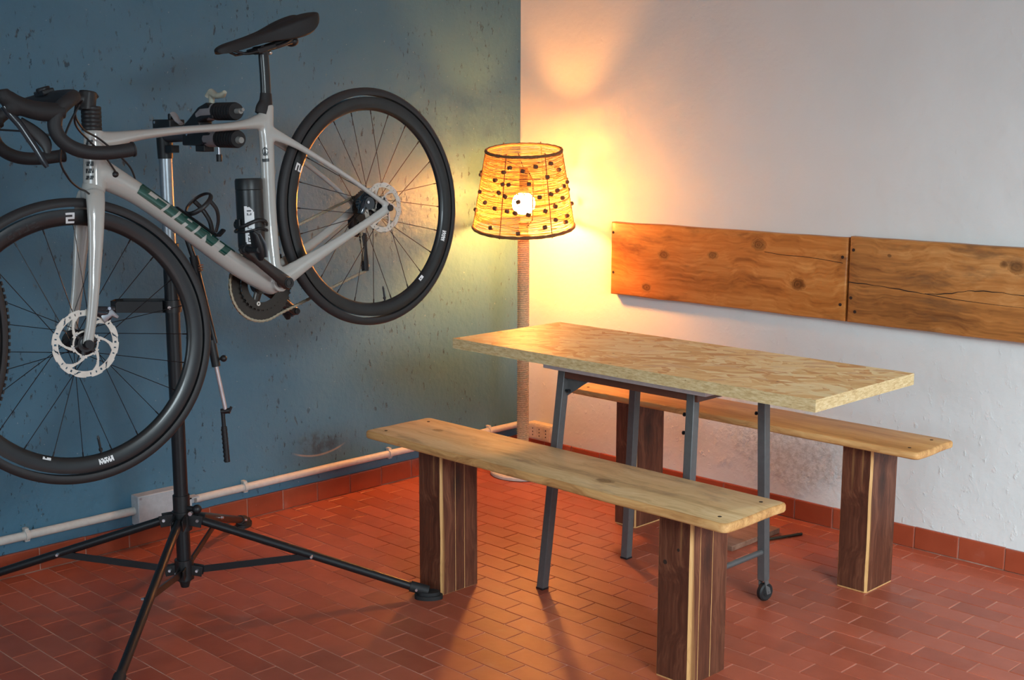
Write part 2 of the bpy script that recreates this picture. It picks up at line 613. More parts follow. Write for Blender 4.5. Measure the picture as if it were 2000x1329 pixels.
def mat_thread():
    m = NT('shade_thread')
    tr = m.n('BsdfTranslucent')
    tr.inputs[0].default_value = lin((250, 228, 176))
    df = m.n('BsdfDiffuse')
    df.inputs[0].default_value = lin((200, 156, 96))
    mx = m.n('MixShader')
    mx.inputs[0].default_value = 0.7
    m.l(df.outputs[0], mx.inputs[1])
    m.l(tr.outputs[0], mx.inputs[2])
    m.l(mx.outputs[0], m.out.inputs[0])
    return m.mat


THREAD = mat_thread()


def mat_emit(name, col, s):
    m = NT(name)
    e = m.n('Emission')
    e.inputs[0].default_value = col
    e.inputs[1].default_value = s
    m.l(e.outputs[0], m.out.inputs[0])
    return m.mat


BULB = mat_emit('glowing_bulb', BULB_COL, BULB_STRENGTH)

# ================================================================== STRUCTURE
XE, YS, ZC = 4.8, -7.5, 2.95


def struct(mb, name, mat, **k):
    return mb.build(name, mat, kind='structure', **k)


# floor slab carries the grout; tiles are separate pieces
floor = struct(MB().b2((-0.2, YS - 0.2, -0.12), (XE + 0.2, 0.2, -0.0018)), 'floor', GROUT)
struct(MB().b2((-0.2, YS, -0.12), (0, 0.0, ZC)), 'wall_left', BLUE)
struct(MB().b2((-0.2, 0, -0.12), (XE, 0.2, ZC)), 'wall_back', WHITE)
struct(MB().b2((-0.2, YS - 0.2, ZC), (XE + 0.2, 0.2, ZC + 0.15)), 'ceiling', CEIL)
w = MB()   # right wall with the wide opening
w.b2((XE, YS, -0.12), (XE + 0.2, -3.4, ZC)); w.b2((XE, -0.5, -0.12), (XE + 0.2, 0.2, ZC))
w.b2((XE, -3.4, 2.10), (XE + 0.2, -0.5, ZC))
struct(w, 'wall_right', PLAIN)
w = MB()   # wall behind the camera with a window hole
w.b2((-0.2, YS - 0.2, -0.12), (2.25, YS, ZC)); w.b2((4.55, YS - 0.2, -0.12), (XE + 0.2, YS, ZC))
w.b2((2.25, YS - 0.2, -0.12), (4.55, YS, 0.95)); w.b2((2.25, YS - 0.2, 2.45), (4.55, YS, ZC))
struct(w, 'wall_front', PLAIN)

# ---- floor tiles
TL, TW, J, TT = 0.1533, 0.0768, 0.0028, 0.0060
SKT = 0.010


def tile_mesh(lx, ly, mat, name='tile', b=0.0012):
    x, y = lx / 2, ly / 2
    vs = [(-x, -y, -TT), (x, -y, -TT), (x, y, -TT), (-x, y, -TT), (-x, -y, -b), (x, -y, -b), (x, y, -b), (-x, y, -b),
          (-x + b, -y + b, 0), (x - b, -y + b, 0), (x - b, y - b, 0), (-x + b, y - b, 0)]
    fs = [(8, 9, 10, 11)]
    for a in (0, 4):
        for i in range(4):
            fs.append((a + i, a + (i + 1) % 4, a + 4 + (i + 1) % 4, a + 4 + i))
    me = bpy.data.meshes.new(name)
    me.from_pydata(vs, [], fs)
    me.materials.append(mat)
    return me, vs, fs


def px_of(p):
    d = V3(p) - CAM_P
    z = d.dot(cf)
    if z < 0.2: return None
    return (1000 + FPX * d.dot(cr2) / z, 664.5 - FPX * d.dot(cu2) / z, z)


tiles = []
for k in range(-1, 70):
    y1 = -0.053 - k * TW if k >= 0 else -SKT
    y0 = -0.053 - (k + 1) * TW if k >= 0 else -0.053
    xo = 1.957 + (13 - k) * (TL / 2) - (13 - k) * 0.0016
    xo = xo % TL
    i = -1
    while True:
        xa = xo + i * TL
        xb = xa + TL
        i += 1
        if xa > 4.6: break
        xa, xb = max(xa, SKT), min(xb, 4.6)
        if xb - xa < 0.012: continue
        cx, cy = (xa + xb) / 2, (y0 + y1) / 2
        p = px_of((cx, cy, 0))
        vis = p is not None and -90 < p[0] < 2090 and 0 < p[1] < 1400
        size = (TL * TW) / (p[2] ** 2) if p else 0
        tiles.append((cx, cy, xb - xa, y1 - y0, vis, size))
vis = sorted([t for t in tiles if t[4]], key=lambda t: -t[5])
single = set(id(t) for t in vis[:300])
full_me, fv, ff = tile_mesh(TL - J, TW - J, TILE)
stuffv, stufff = [], []
cutcache = {}
for t in tiles:
    cx, cy, lx, ly, v_, s_ = t
    dz = rnd.uniform(-0.0004, 0.0002)
    tx, ty = rnd.uniform(-0.0025, 0.0025), rnd.uniform(-0.003, 0.003)
    lx2, ly2 = lx - J, ly - J
    if id(t) in single:
        if abs(lx - TL) < 1e-4 and abs(ly - TW) < 1e-4:
            me = full_me
        else:
            me = tile_mesh(lx2, ly2, TILE)[0]
        o = bpy.data.objects.new('tile', me)
        o.location = (cx, cy, dz)
        o.rotation_euler = (tx, ty, rnd.uniform(-0.004, 0.004))
        o.parent = floor
        COL.objects.link(o)
    else:
        _, vs, fs = None, None, None
        x, y, b = lx2 / 2, ly2 / 2, 0.0012
        n0 = len(stuffv)
        for (vx, vy, vz) in [(-x, -y, -TT), (x, -y, -TT), (x, y, -TT), (-x, y, -TT), (-x, -y, -b), (x, -y, -b), (x, y, -b), (-x, y, -b),
                             (-x + b, -y + b, 0), (x - b, -y + b, 0), (x - b, y - b, 0), (-x + b, y - b, 0)]:
            stuffv.append((cx + vx, cy + vy, vz + dz + vx * ty + vy * tx))
        stufff.append((n0 + 8, n0 + 9, n0 + 10, n0 + 11))
        for a in (0, 4):
            for i in range(4):
                stufff.append((n0 + a + i, n0 + a + (i + 1) % 4, n0 + a + 4 + (i + 1) % 4, n0 + a + 4 + i))
me = bpy.data.meshes.new('tile_field')
me.from_pydata(stuffv, [], stufff)
me.materials.append(TILE)
o = bpy.data.objects.new('tile_field', me)
o.parent = floor
o['kind'] = 'stuff'
COL.objects.link(o)

# ---- skirting tiles on both walls
SH = 0.0725
SW = 0.153


def skirting(name, along):
    base = struct(MB().b2((0, -4.6, 0), (SKT - 0.004, -0.0, SH - 0.001)) if along == 'y' else MB().b2((0, -SKT + 0.004, 0), (4.6, 0, SH - 0.001)), name, GROUT)
    off = 0.62016 - 5 * SW if along == 'y' else 1.3795 - 10 * SW
    for i in range(0, 36):
        a, b = off + i * SW, off + (i + 1) * SW
        a = max(a, 0.012)
        if b - a < 0.02 or b > 4.6: continue
        l = b - a - 0.0035
        c = (a + b) / 2
        x, h, t = l / 2, SH, SKT
        bv = 0.0018
        m = MB()
        pr = [(-x, 0, 0.001), (x, 0, 0.001), (x, 0, h), (-x, 0, h), (-x, t - bv, 0.001), (x, t - bv, 0.001), (x, t - bv, h), (-x, t - bv, h),
              (-x + bv, t, 0.001 + bv), (x - bv, t, 0.001 + bv), (x - bv, t, h - bv * 2), (-x + bv, t, h - bv * 2)]
        fs = [(8, 9, 10, 11)] + [(a_ + i_, a_ + (i_ + 1) % 4, a_ + 4 + (i_ + 1) % 4, a_ + 4 + i_) for a_ in (0, 4) for i_ in range(4)]
        if along == 'y':
            m.add([(p[1], -c + p[0], p[2]) for p in pr], fs)
        else:
            m.add([(c + p[0], -p[1], p[2]) for p in pr], fs)
        o = m.build('skirting_tile', BTILE, base, smooth=False)
        o.location = V3(((rnd.uniform(-.0006, .0006)), 0, rnd.uniform(-0.001, 0.001))) if along == 'y' else V3((0, rnd.uniform(-.0006, .0006), rnd.uniform(-0.001, 0.001)))


skirting('baseboard_left', 'y')
skirting('baseboard_back', 'x')


# ================================================================== WALL SERVICES
def pipe_clip(parent, y, x=0.018, z=0.125):
    m = MB()
    m.lathe([(0.0142, -0.006), (0.0175, -0.006), (0.0175, 0.006), (0.0142, 0.006)], (x, y, z), (0, 1, 0), 20, True)
    m.box((x - 0.004, y, z + 0.019), (0.02, 0.012, 0.008))
    m.box((0.004, y, z), (0.008, 0.014, 0.036))
    return m.build('pipe_clip', PVC, parent)


cl = empty('conduit_pipe', (0.018, -2.2, 0.125), 'pale plastic conduit running left from the grey junction box along the blue wall', 'pipe')
m = MB(); m.cyl((0, 0.376, 0), (0, -1.3, 0), 0.0135, n=20); m.build('pipe', PVC, cl)
c = pipe_clip(cl, 0.007, 0.0, 0.0)
cr_ = empty('conduit_pipe', (0.018, -0.8, 0.122), 'long pale conduit between the bike stand post and the corner behind the lamp', 'pipe')
m = MB(); m.tube([(0, -0.80, -0.004), (0, -0.2, 0.0), (0, 0.72, 0), (0, 0.755, 0), (0.006, 0.774, 0), (0.025, 0.782, 0), (0.055, 0.782, 0)], 0.0135, n=20)
m.build('pipe', PVC, cr_)
for yy in (-0.60, 0.06, 0.60):
    pipe_clip(cr_, yy, 0.0, -0.002 if yy < 0 else 0)
m = MB()  # open bracket at the cut end of the conduit
m.b2((-0.012, -0.835, 0.006), (0.022, -0.795, 0.010)); m.b2((0.018, -0.835, -0.03), (0.022, -0.825, 0.010)); m.b2((-0.012, -0.835, -0.018), (-0.006, -0.80, 0.008))
m.build('end_bracket', BOXP, cr_)

jb = empty('junction_box', (0, -1.75, 0.125), 'grey square junction box on the blue wall behind the stand post', 'electrical box')
m = MB(); m.b2((0, -0.078, -0.05), (0.042, 0.078, 0.052)); m.build('housing', BOXP, jb, bevel=0.003)
lid = MB().b2((0.042, -0.080, -0.052), (0.052, 0.080, 0.054)).build('lid', BOXP, jb, bevel=0.003)
for yy in (-0.07, 0.07):
    for zz in (-0.043, 0.045):
        MB().cyl((0.051, yy, zz), (0.0528, yy, zz), 0.004, n=12).build('screw', GREYP, lid)

so = empty('wall_socket', (0.158, 0, 0.112), 'cream triple wall socket low in the corner behind the rope lamp', 'socket')
m = MB(); m.b2((-0.07, -0.040, -0.036), (0.07, 0, 0.036)); m.build('housing', SOCKP, so, bevel=0.004)
plate = MB().b2((-0.066, -0.044, -0.031), (0.066, -0.040, 0.031)).build('cover_plate', SOCKP, so, bevel=0.0015)
for i in range(3):
    sm = MB()
    sm.b2((-0.052 + i * 0.037, -0.0455, -0.026), (-0.018 + i * 0.037, -0.0438, 0.026))
    s_ = sm.build('socket_module', SOCKP, so, bevel=0.0008)
    hm = MB()
    for k in (-1, 0, 1):
        hm.cyl((-0.035 + i * 0.037, -0.0462, k * 0.014), (-0.035 + i * 0.037, -0.045, k * 0.014), 0.0028, n=10)
    hm.build('pin_holes', DARKL, s_)


# ================================================================== WALL BOARDS
def rough_slab(lx, lz, t, seed, wav=0.003, nseg=40, r=0.006):
    """board standing in XZ, front at -y, back at y=0, wavy long edges, rounded arris"""
    rr = random.Random(seed)
    rings = []
    for inset, yy in ((0.0, -0.002), (0.0, -t + r), (r * 0.35, -t + r * 0.3), (r, -t)):
        ring = []
        for i in range(nseg + 1):
            x = -lx / 2 + lx * i / nseg
            e = wav * mnoise.noise(V3((x * 6, seed, 0)))
            ring.append((x, lz / 2 + e - inset))
        for i in range(nseg, -1, -1):
            x = -lx / 2 + lx * i / nseg
            e = wav * mnoise.noise(V3((x * 5, seed + 7, 3)))
            ring.append((x, -lz / 2 + e + inset))
        ring = [(min(max(x, -lx / 2 + inset), lx / 2 - inset), z, yy) for x, z in ring]
        rings.append(ring)
    m = MB()
    n = len(rings[0])
    vs = [V3((x, yy, z)) for ring in rings for x, z, yy in ring]
    fs = []
    for k in range(len(rings) - 1):
        for i in range(n):
            j = (i + 1) % n
            fs.append((k * n + i, k * n + j, (k + 1) * n + j, (k + 1) * n + i))
    k = len(rings) - 1
    for i in range(nseg):
        fs.append((k * n + i, k * n + i + 1, k * n + n - 2 - i, k * n + n - 1 - i))
        fs.append((i + 1, i, n - 1 - i, n - 2 - i))
    m.add(vs, fs)
    return m


BZ, BH = 0.873, 0.281
b1 = empty('wall_board', (1.045, -0.004, BZ), 'old pine board on the white wall, left one, nearest the lamp', 'board')
rough_slab(1.030, BH, 0.032, 3).build('plank', BOARD1, b1, angle=50)
for x, z in ((-0.503, 0.10), (-0.500, -0.055), (0.498, 0.075), (0.497, -0.085)):
    MB().cyl((x, -0.031, z), (x, -0.0335, z), 0.0055, n=10).build('nail', CRACKM, b1)
b2 = empty('wall_board', (2.115, -0.006, BZ + 0.002), 'old pine board on the white wall, right one, with a long crack', 'board')
rough_slab(1.09, BH + 0.006, 0.034, 9).build('plank', BOARD2, b2, angle=50)
for x, z in ((-0.530, 0.10), (-0.532, -0.06), (-0.515, -0.105)):
    MB().cyl((x, -0.033, z), (x, -0.0355, z), 0.0055, n=10).build('nail', CRACKM, b2)
cm = MB()   # the long check in the right board
pts = [(-0.545, -0.008), (-0.46, -0.010), (-0.36, -0.016), (-0.27, -0.022), (-0.19, -0.014), (-0.13, -0.001), (-0.05, 0.004), (0.05, 0.0), (0.2, -0.006), (0.5, -0.01)]
pts = cr_spline(pts, 6)
cm.tube([(x, -0.0338, z + 0.001 * math.sin(i * 1.7)) for i, (x, z) in enumerate(pts)], [(0.0009 + 0.0010 * (0.5 + 0.5 * math.sin(i * 0.6)),) * 2 for i in range(len(pts))], n=6)
pts = cr_spline([(-0.27, -0.022), (-0.18, -0.030), (-0.08, -0.034), (0.02, -0.036), (0.2, -0.036)], 6)
cm.tube([(x, -0.0338, z) for x, z in pts], [(0.0012 * (1 - i / len(pts)) + 0.0003,) * 2 for i in range(len(pts))], n=6)
cm.build('crack', CRACKM, b2)
cm = MB()
pts = cr_spline([(0.19, 0.072), (0.27, 0.066), (0.34, 0.066), (0.42, 0.062), (0.50, 0.055)], 6)
cm.tube([(x, -0.0318, z) for x, z in pts], [(0.0011,) * 2] * len(pts), n=6)
cm.build('crack', CRACKM, b1)


# ================================================================== BENCHES
def seat_mesh(lx, ly, t, seed, rc=0.016, wav=0.004, r=0.006):
    n = 48
    out = []
    for i in range(n + 1):
        x = -lx / 2 + rc + (lx - 2 * rc) * i / n
        out.append((x, -ly / 2 + wav * mnoise.noise(V3((x * 5, seed, 0)))))
    for i in range(1, 7):
        a = -math.pi / 2 + math.pi / 2 * i / 6
        out.append((lx / 2 - rc + rc * math.cos(a), -ly / 2 + rc + rc * math.sin(a)))
    for i in range(1, 6):
        out.append((lx / 2 + 0.002 * math.sin(i), -ly / 2 + rc + (ly - 2 * rc) * i / 6))
    for i in range(0, 7):
        a = math.pi / 2 * i / 6
        out.append((lx / 2 - rc + rc * math.cos(a), ly / 2 - rc + rc * math.sin(a)))
    for i in range(n - 1, 0, -1):
        x = -lx / 2 + rc + (lx - 2 * rc) * i / n
        out.append((x, ly / 2 + wav * mnoise.noise(V3((x * 5, seed + 9, 0)))))
    for i in range(0, 7):
        a = math.pi / 2 + math.pi / 2 * i / 6
        out.append((-lx / 2 + rc + rc * math.cos(a), ly / 2 - rc + rc * math.sin(a)))
    for i in range(1, 6):
        out.append((-lx / 2 + 0.002 * math.sin(i * 2), ly / 2 - rc - (ly - 2 * rc) * i / 6))
    for i in range(0, 6):
        a = math.pi + math.pi / 2 * i / 6
        out.append((-lx / 2 + rc + rc * math.cos(a), -ly / 2 + rc + rc * math.sin(a)))
    m = MB()
    rings = [(r, -t), (r * 0.3, -t + r * 0.3), (0, -t + r), (0, -r), (r * 0.3, -r * 0.3), (r, 0)]
    k = len(out)
    vs = []
    for ins, z in rings:
        for x, y in out:
            L = math.hypot(x / lx, y / ly)
            sx = 1 - 2 * ins / lx
            sy = 1 - 2 * ins / ly
            vs.append((x * sx, y * sy, z))
    fs, mats = [], []
    for a in range(len(rings) - 1):
        for i in range(k):
            j = (i + 1) % k
            fs.append((a * k + i, a * k + j, (a + 1) * k + j, (a + 1) * k + i))
    m.mi = 1
    m.add(vs, fs)
    m.mi = 0
    n0 = (len(rings) - 1) * k
    m.f.append([n0 + i for i in range(k)]); m.m.append(0)
    m.f.append([i for i in range(k)][::-1]); m.m.append(0)
    return m


def leg_mesh(lx, ly, h, c, seed):
    """box post with a pale chamfer up the front right corner; c = chamfer size"""
    m = MB()
    x, y = lx / 2, ly / 2
    base = [(-x + 0.003, -y), (x - c, -y), (x, -y + c * 0.75), (x, y - 0.003), (x - 0.003, y), (-x + 0.003, y), (-x, y - 0.003), (-x, -y + 0.003)]
    hs = [0.0, 0.004] + [h * i / 10 for i in range(1, 10)] + [h]
    vs, fs, mi = [], [], []
    k = len(base)
    for q_, z in enumerate(hs):
        for i, (a, b) in enumerate(base):
            s = 0.992 if q_ == 0 else 1.0
            if i in (1,): a += 0.0028 * mnoise.noise(V3((seed, z * 9, 1)))
            if i in (2,): b += 0.0022 * mnoise.noise(V3((seed, z * 9, 5)))
            vs.append((a * s, b * s, z))
    for q_ in range(len(hs) - 1):
        for i in range(k):
            j = (i + 1) % k
            fs.append((q_ * k + i, q_ * k + j, (q_ + 1) * k + j, (q_ + 1) * k + i))
            mi.append(1 if (i in (1, 3, 5, 7) or q_ == 0) else 0)
    fs.append(list(range(k))[::-1]); mi.append(1)
    fs.append(list(range((len(hs) - 1) * k, len(hs) * k))); mi.append(0)
    m.add(vs, fs)
    m.m = mi
    return m


def bench(loc, lx, ly, t, ztop, legs, seatm, edgem, label, seed, ch, planks=None):
    r = empty('bench', loc, label, 'bench', None)
    s = seat_mesh(lx, ly, t, seed).build('seat', seatm, r, mats=[seatm, edgem], angle=60)
    s.location = (0, 0, ztop)
    for i, (x, y, dx, dy) in enumerate(legs):
        l = leg_mesh(dx, dy, ztop - t - 0.0002, ch[i], seed + i * 3).build('leg', LEGW, r, mats=[LEGW, LEGE], smooth=False)
        l.location = (x, y, 0)
        if planks:
            c_ = ch[i]
            y0, y1 = -dy / 2 + c_ * 0.9, dy / 2 - 0.001
            cuts = [y0, y0 + (y1 - y0) * planks[i][0], y0 + (y1 - y0) * planks[i][1], y1]
            for a, b in zip(cuts[:-1], cuts[1:]):
                m = MB()
                hh = ztop - t - 0.0004
                q = 0.0011
                vs = [(dx / 2 - 0.014, a, 0.001), (dx / 2 - 0.0002, a + 0.0002, 0.001), (dx / 2 + 0.0009, a + q, 0.001), (dx / 2 + 0.0009, b - q, 0.001), (dx / 2 - 0.0002, b - 0.0002, 0.001), (dx / 2 - 0.014, b, 0.001)]
                vs = vs + [(p_[0], p_[1], hh) for p_ in vs]
                fs = [(k, (k + 1) % 6, 6 + (k + 1) % 6, 6 + k) for k in range(6)] + [tuple(range(6))[::-1], tuple(range(6, 12))]
                m.add(vs, fs)
                m.m = [1, 1, 0, 1, 1, 0, 1, 0]
                m.build('plank', LEGW, l, mats=[LEGW, LEGE], smooth=False)
    for sx in (-1, 1):
        for sy in (-1, 1):
            x, y = sx * (lx / 2 - 0.05), sy * (ly / 2 - 0.045)
            MB().cyl((x, y, ztop - 0.002), (x, y, ztop + 0.0006), 0.005, n=12).build('screw', CRACKM, r)
    return r


A = bench((1.4325, -1.325, 0), 1.335, 0.262, 0.024, 0.461,
          [(-0.421, -0.0115, 0.100, 0.147), (0.4785, 0.0, 0.104, 0.150)], SEATA, EDGEW,
          'front bench, weathered grey-brown plank seat on two dark box legs, in front of the table', 1.0, (0.0055, 0.0065), ((0.36, 0.62), (0.20, 0.56)))
B = bench((1.452, -0.447, 0), 1.322, 0.222, 0.022, 0.472,
          [(-0.447, 0.024, 0.095, 0.150), (0.441, 0.022, 0.100, 0.152)], SEATB, EDGEW,
          'rear bench, honey-brown plank seat on dark box legs, against the white wall', 4.0, (0.005, 0.007))
for par, pts_ in ((A, ((0.43, 0.006, 0.305), (0.47, 0.004, 0.345))),):
    for (x, rr_, z) in pts_:
        MB().cyl((x + 0.02, -0.0740, z), (x + 0.02, -0.0757, z), rr_, n=10).build('nail', CRACKM, par)

# ================================================================== TABLE
ZT, TH = 0.730, 0.031
tb = empty('table', (1.527, -0.957, 0), 'strand board table top on four splayed blue-grey steel legs, between the benches', 'table')
tp = MB()
tp.box((0, 0, ZT - TH / 2), (1.282, 0.485, TH))
tp.m = [1, 1, 1, 1, 1, 0]
tabletop = tp.build('tabletop', OSB, tb, mats=[OSB, OSBE], smooth=False)
tabletop.data.polygons.foreach_set('material_index', [0 if abs(p.normal.z) > 0.5 else 1 for p in tabletop.data.polygons])
MB().b2((-0.292, -0.205, ZT - TH - 0.020), (0.292, 0.200, ZT - TH)).build('tray', TRAYM, tb, bevel=0.0015)
fm = MB()
zt = ZT - TH - 0.020
fr = MB()
for y_ in (-0.165, 0.165):
    fr.b2((-0.245, y_ - 0.012, zt - 0.026), (0.245, y_ + 0.012, zt))
for x_ in (-0.232, 0.232):
    fr.b2((x_ - 0.012, -0.153, zt - 0.026), (x_ + 0.012, 0.153, zt))
BROWNF = simple('brown_frame_paint', lin((92, 54, 40)), 0.5)
fr.build('frame', BROWNF, tb, bevel=0.001)
for sx in (-1, 1):
    for sy in (-1, 1):
        top = V3((sx * 0.233 - 0.01, sy * 0.166, zt - 0.002))
        bot = V3((sx * 0.262 - 0.035, sy * 0.197, 0.0))
        if sx > 0:
            bot = top + (bot - top) * (1 - 0.062 / zt)
        l = MB()
        l.bar(top, bot, 0.026, 0.026, up=(0, 1, 0)).build('leg', STEEL, tb, bevel=0.002)
        lo = [c for c in tb.children if c.name.startswith('leg')][-1]
        if sx < 0:
            pl_ = MB()
            pl_.b2((bot.x - 0.014, bot.y - 0.014, 0), (bot.x + 0.014, bot.y + 0.014, 0.006))
            pl_.build('foot_cap', BLACKP, lo, bevel=0.001)
        else:
            w_ = MB()
            cz = 0.0275
            w_.lathe([(0.0, -0.011), (0.012, -0.011), (0.013, -0.009), (0.022, -0.010), (0.0265, -0.006), (0.0275, 0.0), (0.0265, 0.006), (0.022, 0.010), (0.013, 0.009), (0.012, 0.011), (0, 0.011)],
                     (bot.x + 0.006, bot.y, cz), (1, -0.2, 0), 28)
            w_.build('caster_wheel', RUBBER, lo)
            w2 = MB()
            for e in (-0.014, 0.014):
                w2.bar((bot.x + 0.006 + e, bot.y, cz - 0.004), (bot.x + e * 0.7, bot.y, 0.064), 0.003, 0.018, up=(0, 1, 0))
            w2.cyl((bot.x - 0.010, bot.y, cz), (bot.x + 0.022, bot.y, cz), 0.004, n=10)
            w2.build('caster_fork', STEEL, lo)
        for zz in ((0.615,) if sx < 0 else (0.612, 0.562)):
            p = top + (bot - top) * ((top.z - zz) / (top.z - bot.z))
            d = V3((-sx, 0, 0))
            pg = MB()
            pg.cyl(p + d * 0.01, p + d * 0.027, 0.0035, n=10)
            pg.cyl(p + d * 0.024, p + d * 0.028, 0.0055, n=10)
            pg.build('peg', BLACKM, lo)
for sy in (-1, 1):   # triangular gusset at the left end
    gm = MB()
    gm.prism([(0, 0), (0.085, 0), (0, -0.055)], -0.002, 0.002, Matrix.Translation((-0.236, sy * 0.160, zt - 0.026)) @ Matrix.Rotation(R(90), 4, 'X'))
    gm.build('gusset', STEEL, tb)
rg = MB()
for sx in (-1, 1):
    zz = 0.15
    f = (zt - zz) / zt
    x_ = (sx * 0.233 - 0.01) + (sx * 0.029 - 0.025) * f
    y_ = 0.166 + 0.031 * f
    if sx > 0:
        rg.cyl((x_, -y_, zz), (x_, y_, zz), 0.0085, n=14)
rg.build('rung', STEEL, tb)

# plank and thin rod lying on the floor under the rear bench
pk = empty('wood_offcut', (1.335, -0.325, 0), 'short weathered board lying on the floor beneath the table and rear bench', 'board')
ob = MB().b2((-0.105, -0.14, 0.0), (0.10, 0.14, 0.018)).build('plank', wood('brown_offcut', (lin((92, 62, 48)), lin((128, 92, 74)), lin((152, 116, 96))), 0, 0.6, 1.0, seed=9.9), pk, bevel=0.002)
ob.rotation_euler = (0, 0, 0)
rd = MB()
rd.tube([(1.40, -0.30, 0.0045), (1.425, -0.235, 0.0045), (1.455, -0.15, 0.0045)], 0.0045, n=10)
r_ = rd.build('metal_rod', simple('dark_olive_rod', lin((52, 48, 34)), 0.6))
setp(r_, 'thin dark rod lying on the tiles beside the short board on the floor', 'rod')
# keep the rod beside the board
r_.location = (0.045, 0.0, 0)

# ================================================================== FLOOR LAMP
LX, LY = 0.273, -0.259
lamp = empty('floor_lamp', (LX, LY, 0), 'floor lamp with rope-wrapped pole and glowing string shade in the corner', 'lamp')
m = MB()
m.lathe([(0, 0), (0.126, 0), (0.130, 0.003), (0.130, 0.012), (0.126, 0.016), (0.05, 0.017), (0.046, 0.024), (0.03, 0.026), (0, 0.026)], n=64)
m.build('base', LAMPB, lamp)
m = MB()
m.cyl((0, 0, 0.02), (0, 0, 1.005), 0.0185, n=20)
pole = m.build('pole', ROPE, lamp)
m = MB()   # rope winding
turns = 112
hel = []
for i in range(turns * 12 + 1):
    a = 2 * math.pi * i / 12
    z = 0.028 + (0.965 - 0.028) * i / (turns * 12)
    hel.append((0.0205 * math.cos(a), 0.0205 * math.sin(a), z))
m.tube(hel, 0.0044, n=5, caps=True)
m.build('rope_winding', ROPE, pole)
m = MB()
for k in range(3):
    a = 2 * math.pi * k / 3 + 0.4
    m.tube([(0, 0, 1.215), (math.cos(a) * 0.148, math.sin(a) * 0.148, 1.272)], 0.002, n=8)
m.tube([(0.0, 0.0, 1.0), (0.0, 0.0, 1.01)], 0.02, n=16)
m.tube([(0.017, 0.0, 0.99), (0.047, 0.0, 1.02), (0.05, 0, 1.17), (0.017, 0, 1.215)], 0.0028, n=8)
m.build('shade_carrier', BLACKM, lamp)
m = MB(); m.lathe([(0, 1.222), (0.016, 1.222), (0.017, 1.165), (0.017, 1.160), (0.0185, 1.126), (0.018, 1.123), (0, 1.123)], n=28); m.build('lamp_holder', BLACKP, lamp)
m = MB(); m.lathe([(0, 1.1225), (0.020, 1.1205), (0.032, 1.116), (0.042, 1.100), (0.0450, 1.083), (0.042, 1.064), (0.032, 1.049), (0.018, 1.041), (0, 1.038)], n=28); m.build('bulb', BULB, lamp)

ZB, ZS, RB_, RT_ = 0.995, 1.285, 0.196, 0.146
CAMA = math.atan2(CAM_P.y - LY, CAM_P.x - LX)


def shp(a, f, dr=0.0):
    r = RB_ + (RT_ - RB_) * f + dr
    x, y = r * math.cos(a), r * math.sin(a)
    z = ZB + (ZS - ZB) * f - (x * math.cos(CAMA) + y * math.sin(CAMA)) * 0.16 + (x * math.cos(CAMA + 1.5708) + y * math.sin(CAMA + 1.5708)) * 0.015
    return V3((x, y, z))


m = MB()
rt = random.Random(4)
for L in range(185):
    f0 = (L + rt.uniform(-0.5, 0.5)) / 184
    amp = rt.uniform(0.0, 0.014) if rt.random() < 0.72 else rt.uniform(0.015, 0.06)
    ph, ph2 = rt.uniform(0, 6.28), rt.uniform(0, 6.28)
    fr_ = rt.choice((1, 2, 3))
    th = rt.choice((0.00035, 0.0004, 0.0005, 0.0007))
    n_ = 44
    pts = []
    for i in range(n_):
        a = 2 * math.pi * i / n_
        f = f0 + amp * math.sin(a * fr_ + ph) + 0.004 * math.sin(a * 9 + ph2)
        f = min(max(f, 0.005), 0.995)
        pts.append(shp(a, f, rt.uniform(-0.0006, 0.0006)))
    m.tube(pts, [(th, th * 1.3)] * n_, n=3, closed=True)
shade = m.build('lamp_shade', THREAD, lamp)
DTH = simple('dark_twine', lin((112, 74, 44)), 0.8)
for L in range(22):   # thicker dark twine strands wound over the shade
    f0, amp, ph = 0.03 + 0.94 * (L + rt.uniform(-.4, .4)) / 21, rt.uniform(0.004, 0.07), rt.uniform(0, 6.28)
    m = MB()
    m.tube([shp(2 * math.pi * i / 60, min(max(f0 + amp * math.sin(2 * math.pi * i / 60 + ph) + 0.005 * math.sin(i * 1.1 + ph), 0.01), 0.99), 0.0015) for i in range(60)], [(0.0006, 0.0007)] * 60, n=4, closed=True)
    m.build('twine_strand', DTH, lamp)
for f, rr_, nm in ((0.0, 0.0068, 'bottom_rim'), (1.0, 0.0064, 'top_rim')):
    m = MB()
    pts = [shp(2 * math.pi * i / 72, f) for i in range(72)]
    m.tube(pts, [(rr_ * (1 + 0.13 * math.sin(i * 2.1)),) * 2 for i in range(72)], n=8, closed=True)
    m.build('shade_rim', RIMR, lamp)
# angles chosen so that two ribs stand as in view
cama = math.atan2(CAM_P.y - LY, CAM_P.x - LX)
for k in range(6):
    a = cama + R(-27) + k * math.pi / 3
    m = MB()
    pts = [shp(a, -0.03 + 1.07 * i / 40, 0.0015) for i in range(41)]
    m.tube(pts, [(0.0017 if i % 2 else 0.0024,) * 2 for i in range(41)], n=6)
    m.build('shade_rib', RIMR, lamp)
